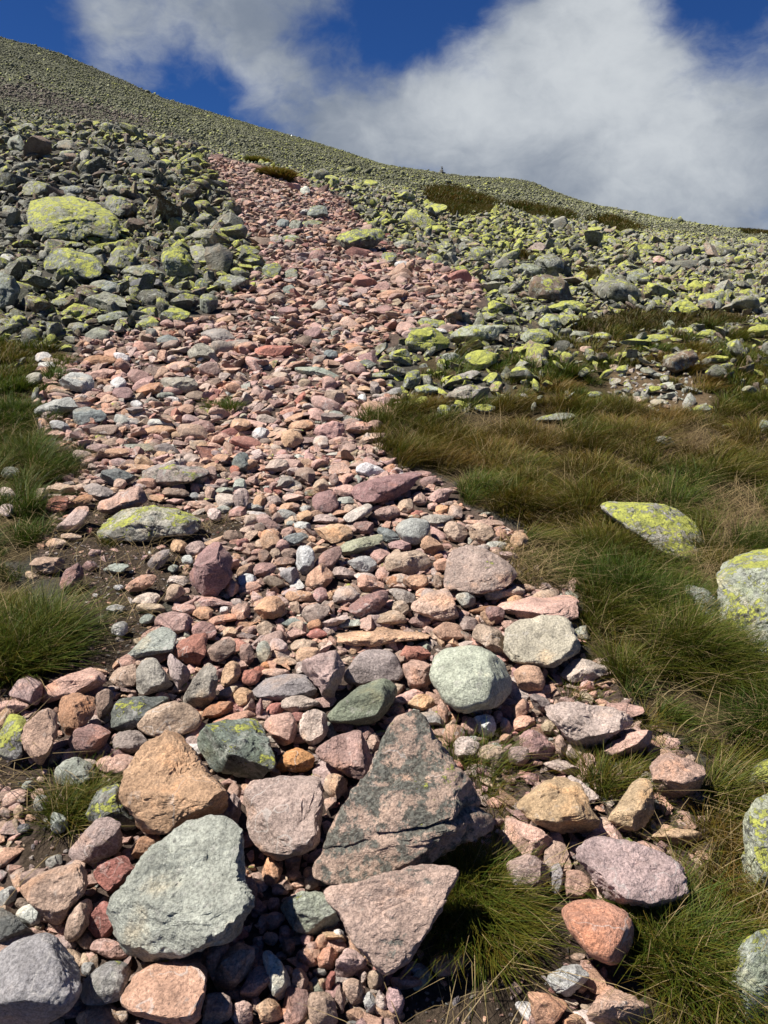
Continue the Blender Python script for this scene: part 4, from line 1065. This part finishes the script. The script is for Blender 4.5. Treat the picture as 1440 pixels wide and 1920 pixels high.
# long pale flower stalks standing out of the turf
rng = np.random.default_rng(89)
x, y = jitter(-5, 5, 1.3, 8, .16, rng)
z = ground_z(x, y); px, py, d = project(x, y, z)
ok = in_any(px, py, GRASS) & ~mask_at(px, py) & (rng.random(len(x)) < .4); x, y, z = x[ok], y[ok], z[ok]; n = len(x)
gparts.append(blades(np.stack([x, y, z], 1), rng.uniform(.16, .30, n), rng.normal(0, .9, n), rng.uniform(.1, .6, n), rng.uniform(.1, .7, n), np.maximum(.0015, y * .00045),
                     np.tile(G_STRAW * .5, (n, 1)), G_STRAW * rng.uniform(.5, 1.0, (n, 1)), rng))
V, Fc, C = join(gparts)
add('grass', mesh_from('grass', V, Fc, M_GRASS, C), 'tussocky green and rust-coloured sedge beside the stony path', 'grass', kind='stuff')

# moorland turf patches between the blocks
gparts = []
for (s, y0, y1, nb, wd, h0) in ((.13, 6, 12, 40, .008, .10), (.26, 12, 30, 40, .018, .15), (.6, 30, 120, 34, .05, .26)):
    rng = np.random.default_rng(int(s * 1000) + 63)
    x, y = jitter(-20, 60, y0, y1, s, rng)
    ok = np.abs(x) < .62 * y; x, y = x[ok], y[ok]
    z = ground_z(x, y); px, py, d = project(x, y, z)
    wob = 8 * fbm(np.stack([x * 2, y * 2, x * 0], 1), 2, 52)
    ok = in_any(px + wob, py + wob * .6, MOOR) & (rng.random(len(x)) < .85) & ~mask_at(px, py); x, y = x[ok], y[ok]; n = len(x)
    gparts.append(clumps(x, y, h0 * rng.uniform(.6, 1.3, n), nb, np.full(n, s * .7), rng, np.clip(rng.normal(.62, .2, n), 0, 1), np.full(n, wd), .9))
V, Fc, C = join(gparts)
C[:, :3] *= .52
add('heath', mesh_from('heath', V, Fc, M_GRASS, C), 'dark brown-green heath growing between the blocks on the slope', 'heath', kind='stuff')

def tussock(name, pxy, rpx, h, nb, n, hue, label, cat, seed, wd=.0022, splay=.8, drift=(.2, -.1), lift=0.0):
    rng = np.random.default_rng(seed)
    gx_, gy_ = hit(*pxy)
    d = project(np.array([gx_]), np.array([gy_]), ground_z(np.array([gx_]), np.array([gy_])))[2][0]
    R = rpx * d / F
    a = rng.uniform(0, 6.28, n); r = R * np.sqrt(rng.random(n))
    x, y = gx_ + r * np.cos(a), gy_ + r * np.sin(a) * 1.1
    gz0 = float(ground_z(np.array([gx_]), np.array([gy_]))[0])
    # blades at the rim fan outwards
    V, Fq, C = clumps(x, y, h * rng.uniform(.8, 1.15, n), nb, np.full(n, max(R * .45, .012)), rng, np.clip(rng.normal(hue, .15, n), 0, 1), np.full(n, wd), splay, drift)
    rel = V - np.array([gx_, gy_, gz0 - lift])
    return add(name, mesh_from(name, rel, Fq, M_GRASS, C), label, cat, 'separate grass tussocks', None, (gx_, gy_, gz0))

tussock('grass_tussock', (885, 1705), 70, .125, 150, 36, .42, 'shaggy sedge tussock arching over the black-spotted tan-pink slab', 'grass tussock', 1, .0020, .8, (.05, -.35))
tussock('grass_tussock', (40, 1225), 80, .17, 130, 34, .22, 'large dark green tussock at the left edge beside bare soil', 'grass tussock', 2, .0026, .9, (.25, -.1))
tussock('grass_tussock', (140, 1525), 45, .10, 60, 16, .40, 'thin olive tuft on soil next to the lichen-spotted dark stone', 'grass tussock', 3, .0018, .9, (.3, .1))
tussock('grass_tussock', (420, 768), 26, .085, 70, 12, .22, 'small bright green tuft growing amid the stony path', 'grass tussock', 4, .004, .7, (0, 0))
tussock('grass_tussock', (885, 1450), 40, .12, 30, 9, .35, 'sparse wispy tuft right of the dark-lichened triangular slab', 'grass tussock', 5, .0019, 1.0, (.35, .1))
tussock('grass_tussock', (1135, 1470), 42, .11, 50, 14, .45, 'tuft between the grey and orange block and the straw-coloured stone', 'grass tussock', 6, .0019, .9, (.25, .1))
tussock('grass_tussock', (690, 792), 20, .13, 50, 8, .35, 'dark spiky tuft at the right rim of the path by the turf', 'grass tussock', 7, .004, .6, (.1, 0))
tussock('grass_tussock', (205, 1018), 22, .05, 50, 8, .5, 'tiny tuft on dark soil below the half-buried lichen-crested boulder', 'grass tussock', 8, .002, .9, (.1, 0))
tussock('grass_tussock', (1250, 1790), 60, .14, 120, 22, .28, 'green tussock beside the speckled orange-pink stone', 'grass tussock', 9, .0022, .9, (.2, .1))
tussock('heather_clump', (484, 310), 11, .26, 160, 34, .55, 'upper of two dark heather clumps above the red scree', 'heather', 10, .03, 1.0, (0, 0))
tussock('heather_clump', (520, 336), 17, .24, 160, 44, .7, 'lower, browner heather clump beside the top of the path', 'heather', 11, .03, 1.0, (0, 0))

# small cairn on the skyline
x, y = 828.0, 322.0
a, yc, zc = ray(828, 318)
cy_ = 150.0; cx_ = a / yc * cy_
rng = np.random.default_rng(5)
cz_ = float(ground_z(np.array([cx_]), np.array([cy_]))[0])
lev = np.array([(0, 0, .25, .7), (-.5, .1, .2, .5), (.5, -.1, .2, .5), (0, .1, .8, .5), (.1, 0, 1.25, .36), (0, 0, 1.6, .24)])
V, Fc, C = rocks_mesh(lev[:, :3] * .7, lev[:, 3] * .7, np.tile([.12, .12, .11, 0], (6, 1)), 3, rng, .15)
add('cairn', mesh_from('cairn', V, Fc, M_RUBBLE, C), 'tiny stone cairn standing on the distant skyline', 'cairn', loc=(cx_, cy_, cz_))

# ------------------------------------------------------------------ labels
LM = [t for t in THINGS if t['lab']]
def words(s): return len(s.replace('-', ' - ').replace(' - ', '-').split())
def relation(t, l):
    dx, dy = (t['c'] - l['c'])
    ex, ey = abs(dx) / (t['w'] / 2 + l['w'] / 2 + 1), abs(dy) / (t['h'] / 2 + l['h'] / 2 + 1)
    near = max(ex, ey) < 1.35
    if ex > ey: w = 'right of' if dx > 0 else 'left of'
    else: w = 'below' if dy > 0 else 'above'
    return ('just ' if near else '') + w
def gap(t, l):
    d = np.abs(t['c'] - l['c']) - np.array([t['w'] + l['w'], t['h'] + l['h']]) / 2
    return float(np.hypot(*np.maximum(d, 0)) + .15 * np.hypot(*(t['c'] - l['c'])))
def short(s):
    s = s.split(' with ')[0].split(' beside ')[0].split(' by ')[0].split(' on ')[0].split(' at ')[0].split(' in ')[0].split(' of ')[0].split(' touching ')[0].split(' above ')[0].split(' under ')[0]
    return s
SH = {}
for l in LM: SH.setdefault(short(l['lab']), []).append(l)
def lname(l):
    s = short(l['lab'])
    return s if len(SH[s]) == 1 else l['lab']
used = set()
for t in LM:
    s = t['lab']
    if words(s) < 8:
        for l in sorted((q for q in LM if q is not t), key=lambda q: gap(t, q)):
            c = f"{s} {relation(t, l)} the {lname(l)}"
            if words(c) <= 16: s = c; break
    t['o']['label'] = s; used.add(s)
for t in sorted((q for q in THINGS if not q['lab']), key=lambda q: -q['w'] * q['h']):
    m = max(t['w'], t['h'])
    size = ('big' if m > 75 else 'small' if m < 26 else '') if not t['talus'] else ('big' if m > 60 else 'small' if m < 24 else '')
    ar = t['w'] / t['h']
    shape = 'flat' if ar > 2.0 else 'long' if ar > 1.55 else 'upright' if ar < .72 else 'rounded' if t['rounded'] else 'angular'
    if t.get('auto'): shape = ''
    noun = t['o'].name.split('.')[0].replace('_', ' ')
    if noun == 'lichen rock': noun = 'rock'
    head = ' '.join(q for q in (size, shape, t['col'], noun) if q)
    ls = sorted(LM, key=lambda q: gap(t, q))[:14]
    opts = [f"{head} {relation(t, l)} the {lname(l)}" for l in ls[:1]]
    for i in range(5):
        for j in range(i + 1, 9):
            a, b = ls[i], ls[j]
            opts.append(f"{head} {relation(t, a)} the {lname(a)}, {relation(t, b).replace('just ', '')} the {lname(b)}")
    opts += [f"{head} {relation(t, l)} the {lname(l)}" for l in ls[1:]]
    for s in opts:
        if 4 <= words(s) <= 16 and s not in used: break
    else:
        # several alike beside one landmark: count outwards from it
        for o_ in ('second', 'third', 'fourth', 'fifth', 'sixth', 'seventh', 'eighth', 'ninth', 'tenth'):
            s = f"{o_} {head} out from the {lname(ls[0])}, {relation(t, ls[0]).replace('just ', '')} it"
            if s not in used: break
    used.add(s); t['o']['label'] = s
for t in THINGS:
    t['o']['group'] = 'lichened blocks of the slope' if t['talus'] else 'stones of the washed-out path'

# ------------------------------------------------------------------ sun, sky, clouds
SUN = np.array([-.72, -.10, 1.18]); SUN /= np.linalg.norm(SUN)
elev = math.asin(SUN[2]); azim = math.atan2(SUN[0], SUN[1])
sl = bpy.data.lights.new('sun', 'SUN'); sl.energy = 5.0; sl.angle = math.radians(.53); sl.color = (1, .94, .85)
so = bpy.data.objects.new('sun', sl); COL.objects.link(so); so.location = (-20, 0, 40)
so.rotation_euler = Vector(SUN).to_track_quat('Z', 'Y').to_euler()

w = bpy.data.worlds.new('World'); SC.world = w; w.use_nodes = True
nt = w.node_tree; nt.nodes.clear(); N = NT(nt)
SKYS = .05
sky = N.n('ShaderNodeTexSky', sky_type='NISHITA'); sky.sun_disc = False; sky.sun_elevation = elev; sky.sun_rotation = azim
sky.altitude = 1200; sky.air_density = 1.0; sky.dust_density = .1; sky.ozone_density = 3.5
dirv = N.n('ShaderNodeTexCoord').outputs['Generated']
dirn = N.n('ShaderNodeVectorMath', operation='NORMALIZE', i={0: dirv}).outputs[0]
def skydir(px, py):
    v = np.array(ray(px, py)); return v / np.linalg.norm(v)
def blob(px, py, rad, gain):
    """a soft cloud bank round a compass direction, rad in degrees"""
    dt = N.n('ShaderNodeVectorMath', operation='DOT_PRODUCT', i={0: dirn, 1: tuple(skydir(px, py))}).outputs['Value']
    e = N.math('MULTIPLY', N.math('SUBTRACT', dt, 1.0), 1.0 / (1 - math.cos(math.radians(rad))))
    return N.math('MULTIPLY', N.math('EXPONENT', e), gain)
def total(lst):
    s = lst[0]
    for q in lst[1:]: s = N.math('ADD', s, q)
    return s
banks = total([blob(*b) for b in ((230, 20, 6, .60), (380, 0, 5, .42), (560, -10, 4.5, .34), (210, 100, 3.5, .25), (480, 95, 2.0, .40), (560, 220, 5, .34), (700, 190, 6, .34), (850, 170, 6, .34), (1050, 230, 10, .62), (1250, 240, 11, .60),
                                       (1120, 80, 5, .45), (1440, 300, 13, .55), (640, 290, 6, .45), (1420, 150, 4, .20), (800, 40, 4, -.42), (700, 60, 3.5, -.32), (1290, 25, 4.2, -.72), (1430, 25, 4.4, -.7), (950, 20, 3, -.25), (380, 170, 4, -.42), (580, 110, 3, -.22), (30, 50, 4, -.5))])
svec = N.n('ShaderNodeVectorMath', operation='MULTIPLY', i={0: dirn, 1: (1, 1, 1.5)}).outputs[0]
wsv = N.n('ShaderNodeVectorMath', operation='ADD', i={0: svec, 1: N.n('ShaderNodeVectorMath', operation='SCALE', i={0: N.n('ShaderNodeVectorMath', operation='SUBTRACT', i={0: N.noise(svec, 5, 4, .55, 1), 1: (.5, .5, .5)}).outputs[0], 'Scale': .11}).outputs[0]}).outputs[0]
n1 = N.noise(wsv, 8.5, 10, .60)
n2 = N.noise(svec, 2.1, 4, .5)
dens = N.math('ADD', N.math('ADD', banks, N.math('MULTIPLY', N.math('SUBTRACT', n1, .5), 1.7)), N.math('MULTIPLY', N.math('SUBTRACT', n2, .5), .35))
mask = N.ramp(dens, .24, .92)
# thick parts are lit white on top and stay grey underneath
tone = N.math('ADD', N.math('ADD', total([blob(*b) for b in ((1120, 130, 6, .42), (900, 170, 5, .30), (1250, 180, 8, .32), (1200, 380, 5, .22), (850, 290, 4, .25), (300, 40, 5, .18), (1010, 330, 4, -.18), (1080, 300, 4, -.08), (640, 220, 4, -.10), (1440, 250, 5, .10))]),
                            N.math('MULTIPLY', N.math('SUBTRACT', N.noise(wsv, 8, 10, .60), .5), 1.7)), .20)
CA, CB = (.112, .133, .168), (.33, .348, .362)
cc = N.mix(N.ramp(tone, -.1, 1.15), tuple(v / SKYS for v in CA), tuple(v / SKYS for v in CB))
skyc = N.mix(1.0, sky.outputs[0], (.16, .34, .66), 'MULTIPLY')
fin = N.mix(N.math('MULTIPLY', mask, .96), skyc, cc)
bg = N.n('ShaderNodeBackground', i={0: fin, 1: SKYS})
out = N.n('ShaderNodeOutputWorld'); nt.links.new(bg.outputs[0], out.inputs[0])

# ------------------------------------------------------------------ camera and output
cd = bpy.data.cameras.new('camera'); cam = bpy.data.objects.new('camera', cd); COL.objects.link(cam)
cam.location = CAM; cam.rotation_euler = (math.pi / 2 + P, 0, 0)
cd.sensor_fit = 'VERTICAL'; cd.sensor_height = 24; cd.lens = 24 * F / 1920; cd.clip_start = .05; cd.clip_end = 3000
SC.camera = cam
SC.view_settings.view_transform = 'Standard'; SC.view_settings.look = 'None'; SC.view_settings.gamma = 1; SC.view_settings.use_curve_mapping = False
SC.view_settings.exposure = 0.95
print('THINGS', len(THINGS), {k: sum(1 for t in THINGS if t['o'].name.split('.')[0] == k) for k in ('stone', 'boulder', 'pebble', 'lichen_rock')}, 'labels', len(used))
